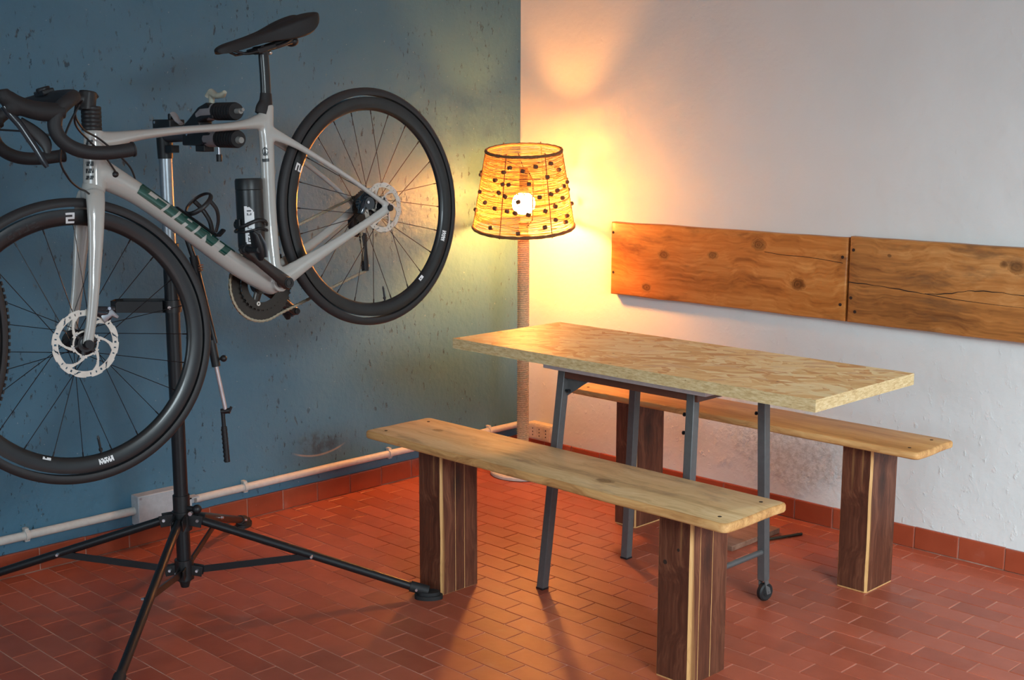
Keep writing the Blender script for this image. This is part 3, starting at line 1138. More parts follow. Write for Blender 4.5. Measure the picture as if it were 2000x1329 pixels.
# beads, positions read as (angle from the camera side, height fraction)
beads = [(-0.30, .87), (-0.02, .83), (-.43, .81), (.25, .88), (.62, .90), (.50, .74), (.85, .80), (-.62, .70), (-.43, .66), (-.30, .66), (.10, .67),
         (-.50, .55), (-.36, .51), (.30, .50), (-.10, .45), (.55, .52), (.72, .55), (.95, .58), (-.55, .35), (-.30, .33), (-.15, .31), (.08, .29), (.40, .32),
         (.62, .36), (.85, .44), (-.60, .10), (-.09, .06), (.37, .12), (.60, .19), (.85, .13), (.92, .20), (1.2, .6), (1.3, .3), (-1.1, .5), (-1.2, .25), (-1.3, .7)]
for i in range(16):
    beads.append((rt.uniform(1.5, 4.7), rt.uniform(0.08, 0.92)))
bm0 = None
for i, (da, f) in enumerate(beads):
    a = cama + da * 1.15
    p = shp(a, f, 0.004)
    if bm0 is None:
        mm = MB()
        mm.lathe([(0, -0.008), (0.006, -0.008), (0.0082, -0.006), (0.0082, 0.006), (0.006, 0.008), (0, 0.008)], n=12)
        o = mm.build('bead', BEADM, lamp)
        bm0 = o
    else:
        o = dup(bm0, lamp)
    o.location = p
    o.rotation_euler = (rt.uniform(-.5, .5), R(90) + rt.uniform(-.4, .4), a + R(90) + rt.uniform(-.6, .6))

# ================================================================== REPAIR STAND
SX, SY = 0.53, -1.95
st = empty('repair_stand', (SX, SY, 0), 'black folding bicycle repair stand holding up the grey road bike', 'stand')
lean = V3((-0.012, 0.0, 1.30))   # small lean of the post


def sp(z, dx=0, dy=0):
    return V3((lean.x * z / 1.3 + dx, lean.y * z / 1.3 + dy, z))


MB().tube([sp(0.05), sp(1.04)], 0.0205, n=28).build('post', BLACKM, st)
MB().tube([sp(1.0), sp(1.30)], 0.0185, n=28).build('upper_tube', ALU, st)
m = MB(); m.tube([sp(0.995), sp(1.045)], 0.026, n=24); m.bar(sp(1.03, 0.02, -0.02), sp(1.0, 0.045, -0.04), 0.012, 0.02); m.build('quick_release_collar', BLACKP, st)
m = MB(); m.tube([sp(1.284), sp(1.372)], [(0.021, 0.021), (0.024, 0.024)], n=20)
m.b2((0.012, -0.014, 1.301), (0.046, 0.010, 1.321)); m.build('head_socket', BLACKP, st)
m = MB(); m.b2((-0.034, -0.024, 1.366), (0.058, 0.024, 1.392)); m.build('head_block', BLACKP, st, bevel=0.003)
m = MB(); m.b2((0.028, -0.012, 1.388), (0.040, 0.012, 1.408)); m.build('head_knob', BLACKP, st, bevel=0.003)
m = MB(); m.tube([(0.036, 0, 1.408), (0.046, 0, 1.402), (0.06, 0, 1.388), (0.078, 0, 1.380)], [(0.010, 0.006), (0.010, 0.007), (0.009, 0.006), (0.008, 0.004)], n=10); m.build('head_lever', GREYP, st)
# arm to the clamp
m = MB(); m.tube([(0.0, 0, 1.345), (0.16, 0, 1.350)], 0.0165, n=20); m.build('clamp_arm', simple('dark_grey_arm', lin((64, 64, 68)), 0.4, 0.3), st)
cb = MB()
cb.prism([(0.115, 1.322), (0.19, 1.322), (0.255, 1.330), (0.255, 1.355), (0.205, 1.362), (0.20, 1.385), (0.245, 1.396), (0.27, 1.392), (0.27, 1.412), (0.24, 1.436), (0.200, 1.424), (0.15, 1.392), (0.115, 1.372)],
         -0.022, 0.022, Matrix.Rotation(R(90), 4, 'X'))
clampb = cb.build('clamp_body', BLACKP, st, bevel=0.004)
m = MB(); m.tube([(0.190, 0, 1.402), (0.212, 0, 1.410), (0.262, 0, 1.412)], [(0.0235, 0.016), (0.0245, 0.0215), (0.0245, 0.0215)], n=22); m.build('jaw_cap', GREYP, clampb)
m = MB(); m.tube([(0.205, 0, 1.340), (0.222, 0, 1.340), (0.272, 0, 1.342)], [(0.018, 0.016), (0.0245, 0.022), (0.0245, 0.022)], n=22); m.build('jaw_cap', GREYP, clampb)
for z0, x0, x1 in ((1.412, 0.260, 0.350), (1.341, 0.270, 0.356)):
    m = MB()
    pr = []
    nrb = 7
    for i in range(nrb * 4 + 1):
        x = x0 + (x1 - x0) * i / (nrb * 4)
        r = 0.0225 + (0.0022 if i % 4 in (1, 2) else 0)
        pr.append((x, r))
    m.tube([(x, 0, z0) for x, r in pr], [(r, r * 0.95) for x, r in pr], n=26)
    m.build('jaw_pad', RUBBER, clampb)
m = MB(); m.tube([(0.35, 0, 1.412), (0.372, 0, 1.412)], [(0.007, 0.007)] * 2, n=12); m.tube([(0.36, 0, 1.415), (0.382, 0, 1.416)], 0.0045, n=10)
m.tube([(0.355, 0, 1.338), (0.370, 0, 1.338)], [(0.010, 0.010), (0.008, 0.008)], n=16); m.build('jaw_end', simple('jaw_end_grey', lin((134, 136, 132)), 0.5), clampb)
m = MB(); m.tube([(0.225, 0, 1.452), (0.235, 0, 1.462), (0.26, 0, 1.452), (0.285, 0, 1.454), (0.30, 0, 1.462)], [(0.014, 0.009), (0.012, 0.010), (0.012, 0.007), (0.012, 0.008), (0.006, 0.005)], n=12)
m.cyl((0.235, 0, 1.43), (0.235, 0, 1.458), 0.008, n=12); m.build('clamp_lever', BEIGEP, st)
m = MB(); m.cyl((0.262, 0, 1.325), (0.262, 0, 1.295), 0.0035, n=10); sc_ = m.build('adjusting_screw', CHROME, st)
MB().cyl((0.262, 0, 1.300), (0.262, 0, 1.281), 0.0075, n=14).build('screw_knob', BLACKP, sc_)
MB().b2((0.172, -0.016, 1.306), (0.215, 0.016, 1.324)).build('clamp_foot', BLACKP, st, bevel=0.002)
# bolts on the clamp body
m = MB()
for x, z in ((0.146, 1.352), (0.160, 1.318), (-0.02, 1.384)):
    m.cyl((x, -0.0225, z), (x, -0.026, z), 0.004, n=10)
m.build('bolt', CHROME, st)
# holder arm hanging down
hx = V3((math.cos(R(45)), math.sin(R(45)), 0))


def hp(px_off, z):
    return hx * px_off + V3((0, 0, z))


m = MB(); m.tube([hp(0.025, 1.127), hp(0.047, 1.055), hp(0.068, 0.985), hp(0.114, 0.76)], 0.008, n=14); ha = m.build('holder_arm', BLACKM, st)
m = MB(); m.tube([hp(0.0, 1.135), hp(0.035, 1.12)], 0.012, n=14); m.build('arm_hinge', BLACKP, ha)
COPP = simple('copper_fins', lin((150, 108, 90)), 0.35, 0.6)
m = MB(); m.tube([hp(0.062, 1.01), hp(0.072, 0.965)], 0.013, n=14)
m.build('arm_joint', BLACKP, ha)
m = MB()
for i in range(3): m.b2((0.056, 0.046, 0.970 + i * 0.007), (0.064, 0.062, 0.973 + i * 0.007))
m.build('arm_fins', COPP, ha)
m = MB(); m.tube([hp(0.103, 0.77), hp(0.115, 0.693)], 0.0125, n=16); m.tube([hp(0.112, 0.712), hp(0.135, 0.716)], 0.004, n=8); m.ell(hp(0.137, 0.716), 0.010, 12, 8); m.build('arm_sleeve', BLACKP, ha)
m = MB(); m.tube([hp(0.113, 0.70), hp(0.137, 0.566)], 0.006, n=14); m.build('arm_rod', simple('pinkish_rod', lin((198, 184, 184)), 0.35, 0.6), ha)
m = MB(); m.tube([hp(0.124, 0.560), hp(0.150, 0.563)], 0.008, n=10); m.tube([hp(0.146, 0.555), hp(0.154, 0.574)], 0.004, n=8); m.tube([hp(0.129, 0.562), hp(0.131, 0.51)], 0.006, n=10)
m.tube([hp(0.131, 0.515), hp(0.137, 0.41)], 0.0085, n=12)
for i in range(8): m.tube([hp(0.131 + 0.0007 * i, 0.508 - i * 0.013), hp(0.1312 + 0.0007 * i, 0.504 - i * 0.013)], 0.0095, n=12)
m.build('holder_grip', BLACKP, ha)
# tool tray
tr = MB()
d1 = -hx
o0 = sp(0.868)
nrm = V3((0.7071, -0.7071, 0))
Mt = Matrix((V3(d1), nrm, V3((0, 0, 1)))).transposed().to_4x4(); Mt.translation = o0
tr.prism([(0.018, -0.035), (0.15, -0.035), (0.168, -0.02), (0.168, 0.02), (0.15, 0.035), (0.018, 0.035)], -0.016, -0.013, Mt)
for a, b in (((0.018, -0.035), (0.15, -0.035)), ((0.15, -0.035), (0.168, -0.02)), ((0.168, -0.02), (0.168, 0.02)), ((0.168, 0.02), (0.15, 0.035)), ((0.15, 0.035), (0.018, 0.035))):
    p, q_ = V3((a[0], a[1], 0)), V3((b[0], b[1], 0))
    tr.bar(Mt @ p, Mt @ q_, 0.003, 0.032)
trayo = tr.build('tool_tray', BLACKP, st)
m = MB(); m.tube([sp(0.850), sp(0.885)], 0.0265, n=22); m.build('tray_collar', BLACKP, trayo)
m = MB(); q0 = sp(0.866) + V3((0.7, -0.71, 0)) * 0.026; m.cyl(q0, q0 + V3((0.7, -0.71, 0)) * 0.006, 0.005, n=12); m.build('bolt', CHROME, trayo)

# upper and lower hubs, legs and braces
HUZ, HLZ = 0.235, 0.085
m = MB(); m.tube([sp(0.205), sp(0.262)], 0.0285, n=24); m.tube([sp(0.262), sp(0.31)], 0.0245, n=24); m.build('upper_hub', BLACKP, st)
m = MB(); m.tube([sp(0.055), sp(0.115)], 0.0275, n=24); m.tube([sp(0.03), sp(0.06)], [(0.012, 0.012), (0.02, 0.02)], n=18); m.build('lower_hub', BLACKP, st)
m = MB(); q0 = sp(0.272); m.cyl(q0, q0 + V3((0.045, 0.02, 0)), 0.008, n=12); m.ell(q0 + V3((0.048, 0.022, 0)), 0.014, 12, 8); m.build('hub_knob', BLACKP, st)
m = MB(); q0 = sp(0.266) + V3((0.052, 0.000, 0)); m.cyl(q0, q0 + V3((0.006, -0.008, 0)), 0.006, n=10); m.build('bolt', CHROME, st)
feet = [V3((1.045 - SX, -1.455 - SY, 0)), V3((0.075 - SX, -1.447 - SY, 0)), V3((0.03 - SX, -2.43 - SY, 0)), V3((1.02 - SX, -2.44 - SY, 0))]
for i, f in enumerate(feet):
    d = f.normalized()
    s_ = V3((-d.y, d.x, 0))
    a = sp(HUZ + 0.002) + d * 0.045
    e = V3((f.x, f.y, 0.022))
    lg = MB().tube([a, e], 0.0125, n=20).build('leg', BLACKM, st)
    # foot
    m = MB()
    m.tube([e - (e - a).normalized() * 0.05, e + d * 0.006], [(0.016, 0.016), (0.016, 0.016)], n=14)
    ring = []
    for k in range(28):
        t = 2 * math.pi * k / 28
        ring.append((math.cos(t) * 0.042, math.sin(t) * 0.026))
    Mf = Matrix((d, s_, V3((0, 0, 1)))).transposed().to_4x4(); Mf.translation = V3((f.x, f.y, 0)) + d * 0.006
    m.prism(ring, 0.0, 0.012, Mf)
    m.prism([(x * 0.8, y * 0.8) for x, y in ring], 0.012, 0.022, Mf)
    m.build('foot', RUBBER, lg)
    bm_ = MB()
    side = 1 if s_.dot(V3((1, -1, 0))) > 0 else -1
    for q0, rr_ in ((a + d * 0.004, 0.0065), (a + (e - a) * 0.50, 0.0055), (e - (e - a).normalized() * 0.03, 0.0055)):
        bm_.cyl(q0 + s_ * side * 0.013, q0 + s_ * side * 0.021, rr_, rr_ * 0.7, n=12)
    bm_.build('bolt', CHROME, lg)
    # hub ears
    for sd in (-1, 1):
        m = MB()
        m.bar(sp(HUZ + 0.005) + d * 0.02 + s_ * sd * 0.016, sp(HUZ - 0.003) + d * 0.062 + s_ * sd * 0.016, 0.004, 0.034)
        m.build('hub_ear', BLACKP, st, bevel=0.001)
        m = MB()
        m.bar(sp(HLZ) + d * 0.02 + s_ * sd * 0.010, sp(HLZ - 0.006) + d * 0.055 + s_ * sd * 0.010, 0.004, 0.03)
        m.build('hub_ear', BLACKP, st, bevel=0.001)
    br0 = sp(HLZ - 0.002) + d * 0.04
    br1 = a + (e - a) * 0.50
    bo = MB().bar(br0, br1 + s_ * side * 0.006, 0.006, 0.019).build('brace', BLACKM, st)
    m = MB(); m.cyl(br0 + s_ * side * 0.010, br0 + s_ * side * 0.018, 0.0055, 0.004, n=12); m.build('bolt', CHROME, bo)

# ================================================================== BICYCLE
Cr_ = V3((.877, -1.503, 1.145)); Cf_ = V3((.945, -2.444, .870))
U = (Cf_ - Cr_); WBL = U.length; U.normalize()
az, el = R(4.2), R(2.8)
n0 = V3((math.cos(az) * math.cos(el), math.sin(az) * math.cos(el), math.sin(el)))
Nn = (n0 - U * n0.dot(U)).normalized()
Vv = U.cross(Nn)
bike = empty('bicycle', (0, 0, 0), 'warm grey road bicycle with green lettering clamped in the stand', 'bicycle')
Mb = Matrix((U, Nn, Vv)).transposed().to_4x4(); Mb.translation = Cr_
bike.matrix_world = Mb
# local axes: x forward, y left (towards camera side), z up


def P(a, b, w=0.0):
    return V3((a, w, b))


# steering transform in local space
SAX = V3((0.776 - 0.818, 0, 0.452 - 0.325)).normalized()
SO = P(0.80, 0.38)
SM = Matrix.Translation(SO) @ Matrix.Rotation(R(-8.77), 4, SAX) @ Matrix.Translation(-SO)


def S(p):
    return SM @ V3(p)


def remesh(o, vox, it=6, fac=0.5):
    r = o.modifiers.new('remesh', 'REMESH'); r.mode = 'VOXEL'; r.voxel_size = vox; r.use_smooth_shade = True
    s = o.modifiers.new('smooth', 'SMOOTH'); s.factor = fac; s.iterations = it


def ab_path(l, n=6):
    """list of (a, b, w, r_in_plane, r_lateral)"""
    s = cr_spline(l, n)
    return [P(x[0], x[1], x[2]) for x in s], [(x[4], x[3]) for x in s]


def ptube(mb, l, n=6, k=20, power=None):
    # first radius = sideways (lateral), second in plane: use up vector in plane normal to path
    pts, rad = ab_path(l, n)
    d = (pts[1] - pts[0]).normalized()
    up = V3((0, 1, 0)).cross(d)
    return mb.tube(pts, rad, n=k, up=up, power=power)


# ---- frame
m = MB()
ptube(m, [(.770, .452, 0, .0235, .0235), (.790, .400, 0, .0245, .0245), (.812, .338, 0, .027, .027), (.818, .322, 0, .0275, .0275)])   # head tube
ptube(m, [(.775, .428, 0, .026, .022), (.735, .418, 0, .021, .021), (.66, .408, 0, .0135, .021), (.54, .385, 0, .0105, .020), (.42, .358, 0, .0105, .018), (.345, .344, 0, .0135, .016), (.30, .338, 0, .021, .015), (.270, .330, 0, .030, .0145)])  # top tube
ptube(m, [(.803, .365, 0, .038, .026), (.76, .325, 0, .032, .026), (.70, .262, 0, .027, .026), (.60, .138, 0, .0265, .026), (.50, .013, 0, .028, .027), (.43, -.058, 0, .030, .033), (.405, -.085, 0, .026, .035)])   # down tube
ptube(m, [(.262, .375, 0, .0215, .0145), (.283, .325, 0, .0235, .0155), (.302, .262, 0, .0215, .0165), (.335, .160, 0, .0205, .017), (.368, .055, 0, .0215, .021), (.393, -.02, 0, .024, .03), (.403, -.06, 0, .028, .036)])  # seat tube
m.tube([P(.407, -.07, -.042), P(.407, -.07, .042)], .0265, n=28)   # bottom bracket shell
for sd in (1, -1):
    ptube(m, [(.400, -.068, sd * .026, .030, .014), (.345, -.058, sd * .034, .024, .012), (.30, -.050, sd * .040, .020, .010), (.20, -.036, sd * .048, .0145, .009), (.10, -.020, sd * .058, .0125, .008), (.02, -.006, sd * .067, .0135, .008), (.0, -.002, sd * .068, .0135, .008)])
    ptube(m, [(.285, .305, sd * .008, .0200, .009), (.252, .276, sd * .021, .0130, .0085), (.20, .226, sd * .034, .0085, .0085), (.10, .122, sd * .050, .0070, .008), (.03, .040, sd * .062, .0070, .008), (.0, .004, sd * .067, .0105, .008)])
frame = m.build('frame', FRAMEP, bike)
remesh(frame, 0.0030, 7)
MB().cyl(P(0, -.002, .074), P(0, -.002, .080), .0095, n=18).build('axle_cap', BLACKM, bike)


def decal(name, mat, cells, ns, nt, mapf, parent, target=None, off=0.0009, thick=False):
    """cells: set of (i, j) filled, on an ns x nt grid; mapf(s, t) in 0..1"""
    idx, vs, fs = {}, [], []

    def vid(i, j):
        if (i, j) not in idx:
            idx[(i, j)] = len(vs)
            vs.append(mapf(i / ns, j / nt))
        return idx[(i, j)]
    for i, j in sorted(cells):
        fs.append((vid(i, j), vid(i + 1, j), vid(i + 1, j + 1), vid(i, j + 1)))
    me = bpy.data.meshes.new(name)
    me.from_pydata([tuple(v) for v in vs], [], fs)
    me.materials.append(mat)
    me.polygons.foreach_set('use_smooth', [True] * len(fs))
    o = bpy.data.objects.new(name, me)
    COL.objects.link(o)
    o.parent = parent
    if target is not None:
        s = o.modifiers.new('wrap', 'SHRINKWRAP')
        s.target = target
        s.wrap_method = 'NEAREST_SURFACEPOINT'
        s.wrap_mode = 'ABOVE_SURFACE'
        s.offset = off
    return o


GL = {'G': ["#####", "#....", "#.###", "#...#", "#####"],
      'I': ["##", "##", "##", "##", "##"],
      'A': ["#####", "#...#", "#####", "#...#", "#...#"],
      'N': ["##..#", "###.#", "#.###", "#..##", "#...#"],
      'T': ["#####", "..#..", "..#..", "..#..", "..#.."],
      '2': ["####", "...#", "####", "#...", "####"],
      'C': ["####", "#...", "#...", "#...", "####"],
      'E': ["####", "#...", "###.", "#...", "####"],
      'S': ["####", "#...", "####", "...#", "####"],
      'L': ["#...", "#...", "#...", "#...", "####"],
      'D': ["###.", "#..#", "#..#", "#..#", "###."],
      'X': ["#..#", ".##.", ".##.", "#..#", "#..#"],
      'R': ["####", "#..#", "###.", "#..#", "#..#"],
      'M': ["#...#", "##.##", "#.#.#", "#...#", "#...#"],
      'O': ["####", "#..#", "#..#", "#..#", "####"]}


# GIANT along the down tube, heavy slanted letters: polygons in (s, t), t = 0 top edge, 1 lower edge
def inpoly(x, y, pl):
    c = False
    j = len(pl) - 1
    for i in range(len(pl)):
        xi, yi = pl[i]; xj, yj = pl[j]
        if (yi > y) != (yj > y) and x < (xj - xi) * (y - yi) / (yj - yi) + xi: c = not c
        j = i
    return c


LET = {
    'G': ([[(0, 0), (1, 0), (1, 1), (0, 1)]], [[(.34, .25), (1.01, .25), (1.01, .42), (.64, .42), (.64, .62), (.34, .62)]]),
    'I': ([[(0, 0), (1, 0), (1, 1), (0, 1)]], []),
    'A': ([[(.0, .0), (1, 0), (1, 1), (0, 1)]], [[(.38, .24), (.66, .24), (.66, .44), (.38, .44)], [(.42, .70), (.62, .70), (.62, 1.01), (.42, 1.01)]]),
    'N': ([[(0, 0), (.40, 0), (.62, .42), (.62, 0), (1, 0), (1, 1), (.66, 1), (.40, .5), (.40, 1), (0, 1)]], []),
    'T': ([[(0, 0), (1, 0), (1, .30), (.68, .30), (.68, 1), (.32, 1), (.32, .30), (0, .30)]], []),
}
word = [('G', 0.0, .265), ('I', .290, .375), ('A', .400, .585), ('N', .610, .800), ('T', .815, 1.0)]
NS, NTt = 300, 34
cells = set()
for i in range(NS):
    for j in range(NTt):
        t = (j + .5) / NTt
        s = (i + .5) / NS - 0.06 * (0.5 - t)
        for ch, a, b in word:
            if a <= s < b:
                x = (s - a) / (b - a)
                add, sub = LET[ch]
                if any(inpoly(x, t, p) for p in add) and not any(inpoly(x, t, p) for p in sub):
                    cells.add((i, j))
A0, A1 = V3((.722, 0, .289)), V3((.520, 0, .038))
dax = (A1 - A0).normalized()
dup_ = V3((0, 1, 0)).cross(dax)
if dup_.z < 0: dup_ = -dup_


def map_dt(s, t):
    ang = R(66) - t * R(84)   # from the top of the tube down its left flank
    c = A0 + (A1 - A0) * s
    return c + dup_ * .030 * math.sin(ang) + V3((0, 1, 0)) * .030 * math.cos(ang)


decal('lettering', GREEN, cells, NS, NTt, map_dt, bike, frame)
# mark and dark band on the seat tube
cells = set()
for i in range(60):
    for j in range(24):
        s, t = (i + .5) / 60, (j + .5) / 24
        if s > .80: cells.add((i, j))
        x, y = (t - .5) * 2, (s - .36) / .30
        rr_ = math.hypot(x, y)
        if .62 < rr_ < .85 and not (-.3 < y < .1 and x > 0): cells.add((i, j))
        if abs(x) < .14 and -.9 < y < .9: cells.add((i, j))
        if abs(abs(x) - (y + .1) * .6) < .16 and 0 < y < .8: cells.add((i, j))
st0, st1 = V3((.309, 0, .276)), V3((.322, 0, .236))


def map_st(s, t):
    ang = R(62) - t * R(70)
    c = st0 + (st1 - st0) * s
    fw = V3((.97, 0, .25))
    return c + fw * .024 * math.sin(ang) + V3((0, 1, 0)) * .022 * math.cos(ang)


decal('maker_mark', DARKL, cells, 60, 24, map_st, bike, frame)
# small vertical marks down the front of the head tube
cells = set()
for i in range(50):
    for j in range(10):
        if (i // 3) % 3 != 2 and (j + i // 3) % 5 != 0: cells.add((i, j))
h0, h1 = V3((.782, 0, .432)), V3((.812, 0, .345))


def map_ht(s, t):
    ang = R(75) - t * R(45)
    c = h0 + (h1 - h0) * s
    return c + V3((.95, 0, .3)) * .030 * math.sin(ang) + V3((0, 1, 0)) * .030 * math.cos(ang)


decal('head_tube_mark', DARKL, cells, 50, 10, map_ht, bike, frame)

# ---- seatpost and saddle
m = MB(); ptube(m, [(.272, .350, 0, .0155, .0115), (.247, .425, 0, .0150, .011), (.229, .490, 0, .0150, .011), (.226, .505, 0, .0140, .011)], 4, 24)
m.tube([P(.236, .512, -.018), P(.236, .512, .018)], .011, n=16)
post = m.build('seatpost', CARBON, bike)
m = MB(); ptube(m, [(.254, .402, 0, .0162, .0125), (.262, .382, 0, .0195, .0135), (.272, .366, 0, .026, .0140), (.281, .352, 0, .026, .0135)], 4, 20); m.build('seat_clamp', RUBBER, bike)
m = MB()
sec = []   # saddle loft: a, half width, top z, edge z, skirt
for a, hw, zt_, ze, zb in ((.050, .048, .566, .562, .556), (.056, .062, .571, .562, .545), (.078, .071, .573, .558, .524), (.105, .072, .572, .555, .514), (.14, .062, .569, .552, .513), (.175, .046, .565, .548, .517),
                           (.21, .034, .560, .544, .525), (.25, .026, .558, .541, .526), (.29, .0225, .557, .541, .525), (.33, .021, .556, .541, .526), (.352, .019, .554, .541, .527), (.366, .014, .550, .541, .531), (.370, .007, .545, .541, .536)):
    ring = []
    ch = .007 if a < .3 else .002
    for q_ in range(17):
        t = -1 + 2 * q_ / 16
        y = hw * math.sin(t * math.pi / 2)
        z = ze + (zt_ - ze) * max(0, math.cos(t * math.pi / 2)) ** 0.7
        z -= ch * math.exp(-(y / .009) ** 2)
        aa = a + (0.042 * math.exp(-(y / .020) ** 2) if a < .07 else (0.024 * math.exp(-(y / .018) ** 2) if a < .09 else 0))
        ring.append((aa, y, z))
    ring.append((a, hw * .97, zb)); ring.append((a, hw * .80, zb + .004)); ring.append((a, 0, zb + .012)); ring.append((a, -hw * .80, zb + .004)); ring.append((a, -hw * .97, zb))
    sec.append(ring)
k = len(sec[0])
vs = [p for r_ in sec for p in r_]
fs = [(i * k + j, i * k + (j + 1) % k, (i + 1) * k + (j + 1) % k, (i + 1) * k + j) for i in range(len(sec) - 1) for j in range(k)]
fs += [list(range(k))[::-1], list(range((len(sec) - 1) * k, len(sec) * k))]
m.add(vs, fs)
sad = m.build('saddle', RUBBER, bike, angle=60)
ss = sad.modifiers.new('sub', 'SUBSURF'); ss.levels = 1; ss.render_levels = 1
m = MB()
for y in (-.022, .022):
    m.tube([P(x, z, y * wf) for x, z, wf in cr_spline([(.335, .537, .4), (.305, .520, .8), (.285, .5145, 1), (.19, .511, 1), (.15, .514, 1), (.12, .527, 1.1)], 5)], .0035, n=10)
m.build('saddle_rail', BLACKM, sad)
m = MB(); m.box(P(.228, .513), (.062, .052, .014)); m.box(P(.165, .512), (.08, .034, .018)); m.ell(P(.123, .508), (.016, .022, .014), 14, 8); m.build('rail_clamp', BLACKP, sad, bevel=.003)
m = MB(); m.ell(P(.205, .498, 0), (.007, .008, .006), 10, 6); m.build('clamp_bolt', SILVER, sad)

# ---- wheels
def make_wheel(name, parent, Ml, rotor_r, nsp=24, knob=False, disc=True, seed=0):
    m = MB()
    prof = [(.2745, 0.0), (.2775, .0062), (.285, .0098), (.298, .0125), (.309, .0128), (.3125, .0120), (.3125, -.0120), (.309, -.0128), (.298, -.0125), (.285, -.0098), (.2775, -.0062)]
    m.lathe(prof, ax=(0, 1, 0), n=120, closed_prof=True)
    rim = m.build(name, CARBON, parent, angle=60)
    rim.matrix_local = Ml
    m = MB()
    pr = []
    rt_ = .0148
    for q_ in range(15):
        t = R(-118) + R(236) * q_ / 14
        x = rt_ * math.cos(t)
        pr.append((.3245 + (x if x < rt_ * .93 else rt_ * .955), rt_ * math.sin(t)))
    m.lathe(pr, ax=(0, 1, 0), n=140, closed_prof=True)
    if knob:
        for i in range(150):
            a = 2 * math.pi * i / 150
            for w_ in (-.009, -.003, .003, .009):
                a2 = a + (0.02 if w_ in (-.003, .009) else 0)
                c = V3((math.cos(a2) * .3385, w_, math.sin(a2) * .3385))
                m.box((0, 0, 0), (.004, .004, .008), Matrix.Translation(c) @ Matrix.Rotation(-a2, 4, 'Y'))
    m.build('tyre', TYREM, rim, angle=50)
    m = MB()
    m.lathe([(0, -.05), (.011, -.05), (.011, -.036), (.027, -.034), (.027, -.030), (.014, -.024), (.012, 0), (.015, .020), (.030, .026), (.030, .032), (.019, .038), (.019, .048), (.010, .050), (.010, .070), (0, .070)], ax=(0, 1, 0), n=28)
    m.build('hub', BLACKM, rim)
    rr2 = random.Random(seed)
    for i in range(nsp):
        sd = 1 if i % 2 else -1
        a = 2 * math.pi * i / nsp + 0.06
        pair = 1 if (i // 2) % 2 else -1
        ah = a + pair * R(72 if sd > 0 else 60)
        p0 = V3((math.cos(ah) * .024, sd * .029, math.sin(ah) * .024))
        p1 = V3((math.cos(a) * .2755, sd * .001, math.sin(a) * .2755))
        sm = MB()
        sm.tube([p0, p1], 0.00095, n=6)
        sm.tube([p1 - (p1 - p0).normalized() * .012, p1], 0.0018, n=6)
        sm.build('spoke', SPOKEM, rim)
    # valve
    m = MB()
    va = R(-81)
    dv = V3((math.cos(va), 0, math.sin(va)))
    m.tube([dv * .277, dv * .238], .0027, n=10); m.tube([dv * .270, dv * .264], .0045, n=10); m.tube([dv * .240, dv * .232], [.0035, .0015], n=10)
    valve = m.build('valve', BLACKM, rim)
    if disc:
        ns, nr = 288, 34
        r0, r1 = .016, rotor_r
        vs, fs, idx = [], [], {}

        def solid(rr, th):
            x = rr / rotor_r
            g = (th / (2 * math.pi) * 6) % 1
            if x > .80:
                edge = 1.0 - .035 * max(0, math.sin(2 * math.pi * g) ** 6)
                if x > edge: return False
                if .86 < x < .925:
                    if .30 < g < .345 or .48 < g < .525 or .66 < g < .705: return False
                if .84 < x < .95 and abs(g - .05 - (x - .84) * 1.2) < .05 * (1 - (x - .84) / .11 * .5): return False
                return True
            if x > .44:
                gg = (g - (x - .44) * 1.25) % 1
                wdt = .17 - .09 * math.sin((x - .44) / .36 * math.pi)
                return gg < wdt * .62 + .02 or gg > 1 - wdt * .62
            if x > .33: return True if (g - 0) % 1 < .26 or (g % 1) > .74 else x < .38
            return False
        for wy in (.0445, .0465):
            idx.clear()
            for i in range(ns):
                for j in range(nr):
                    rr = r0 + (r1 - r0) * (j + .5) / nr
                    th = 2 * math.pi * (i + .5) / ns
                    if not solid(rr, th): continue
                    q4 = []
                    for (ii, jj) in ((i, j), (i + 1, j), (i + 1, j + 1), (i, j + 1)):
                        key = (ii % ns, jj)
                        if key not in idx:
                            ra = r0 + (r1 - r0) * jj / nr
                            ta = 2 * math.pi * ii / ns
                            idx[key] = len(vs)
                            vs.append((math.cos(ta) * ra, wy, math.sin(ta) * ra))
                        q4.append(idx[key])
                    fs.append(q4 if wy < .045 else q4[::-1])
        me = bpy.data.meshes.new('brake_rotor')
        me.from_pydata(vs, [], fs)
        me.materials.append(ROTORM)
        ro = bpy.data.objects.new('brake_rotor', me)
        COL.objects.link(ro)
        ro.parent = rim
        # centre-lock carrier
        m = MB()
        for i in range(6):
            a = 2 * math.pi * (i) / 6 + .05
            m.tube([V3((math.cos(a) * .016, .0455, math.sin(a) * .016)), V3((math.cos(a) * .030, .0455, math.sin(a) * .030))], [(.006, .002), (.004, .002)], n=8, up=(0, 1, 0))
        m.lathe([(.010, .043), (.020, .043), (.020, .049), (.010, .049)], ax=(0, 1, 0), n=24, closed_prof=True)
        m.build('rotor_carrier', BLACKP, rim)
        m = MB()
        for i in range(6):
            a = 2 * math.pi * (i) / 6 + .05
            c = V3((math.cos(a) * .031, .0468, math.sin(a) * .031))
            m.cyl(c, c + V3((0, .0012, 0)), .0030, n=10)
        m.build('rivet', SILVER, rim)
    return rim


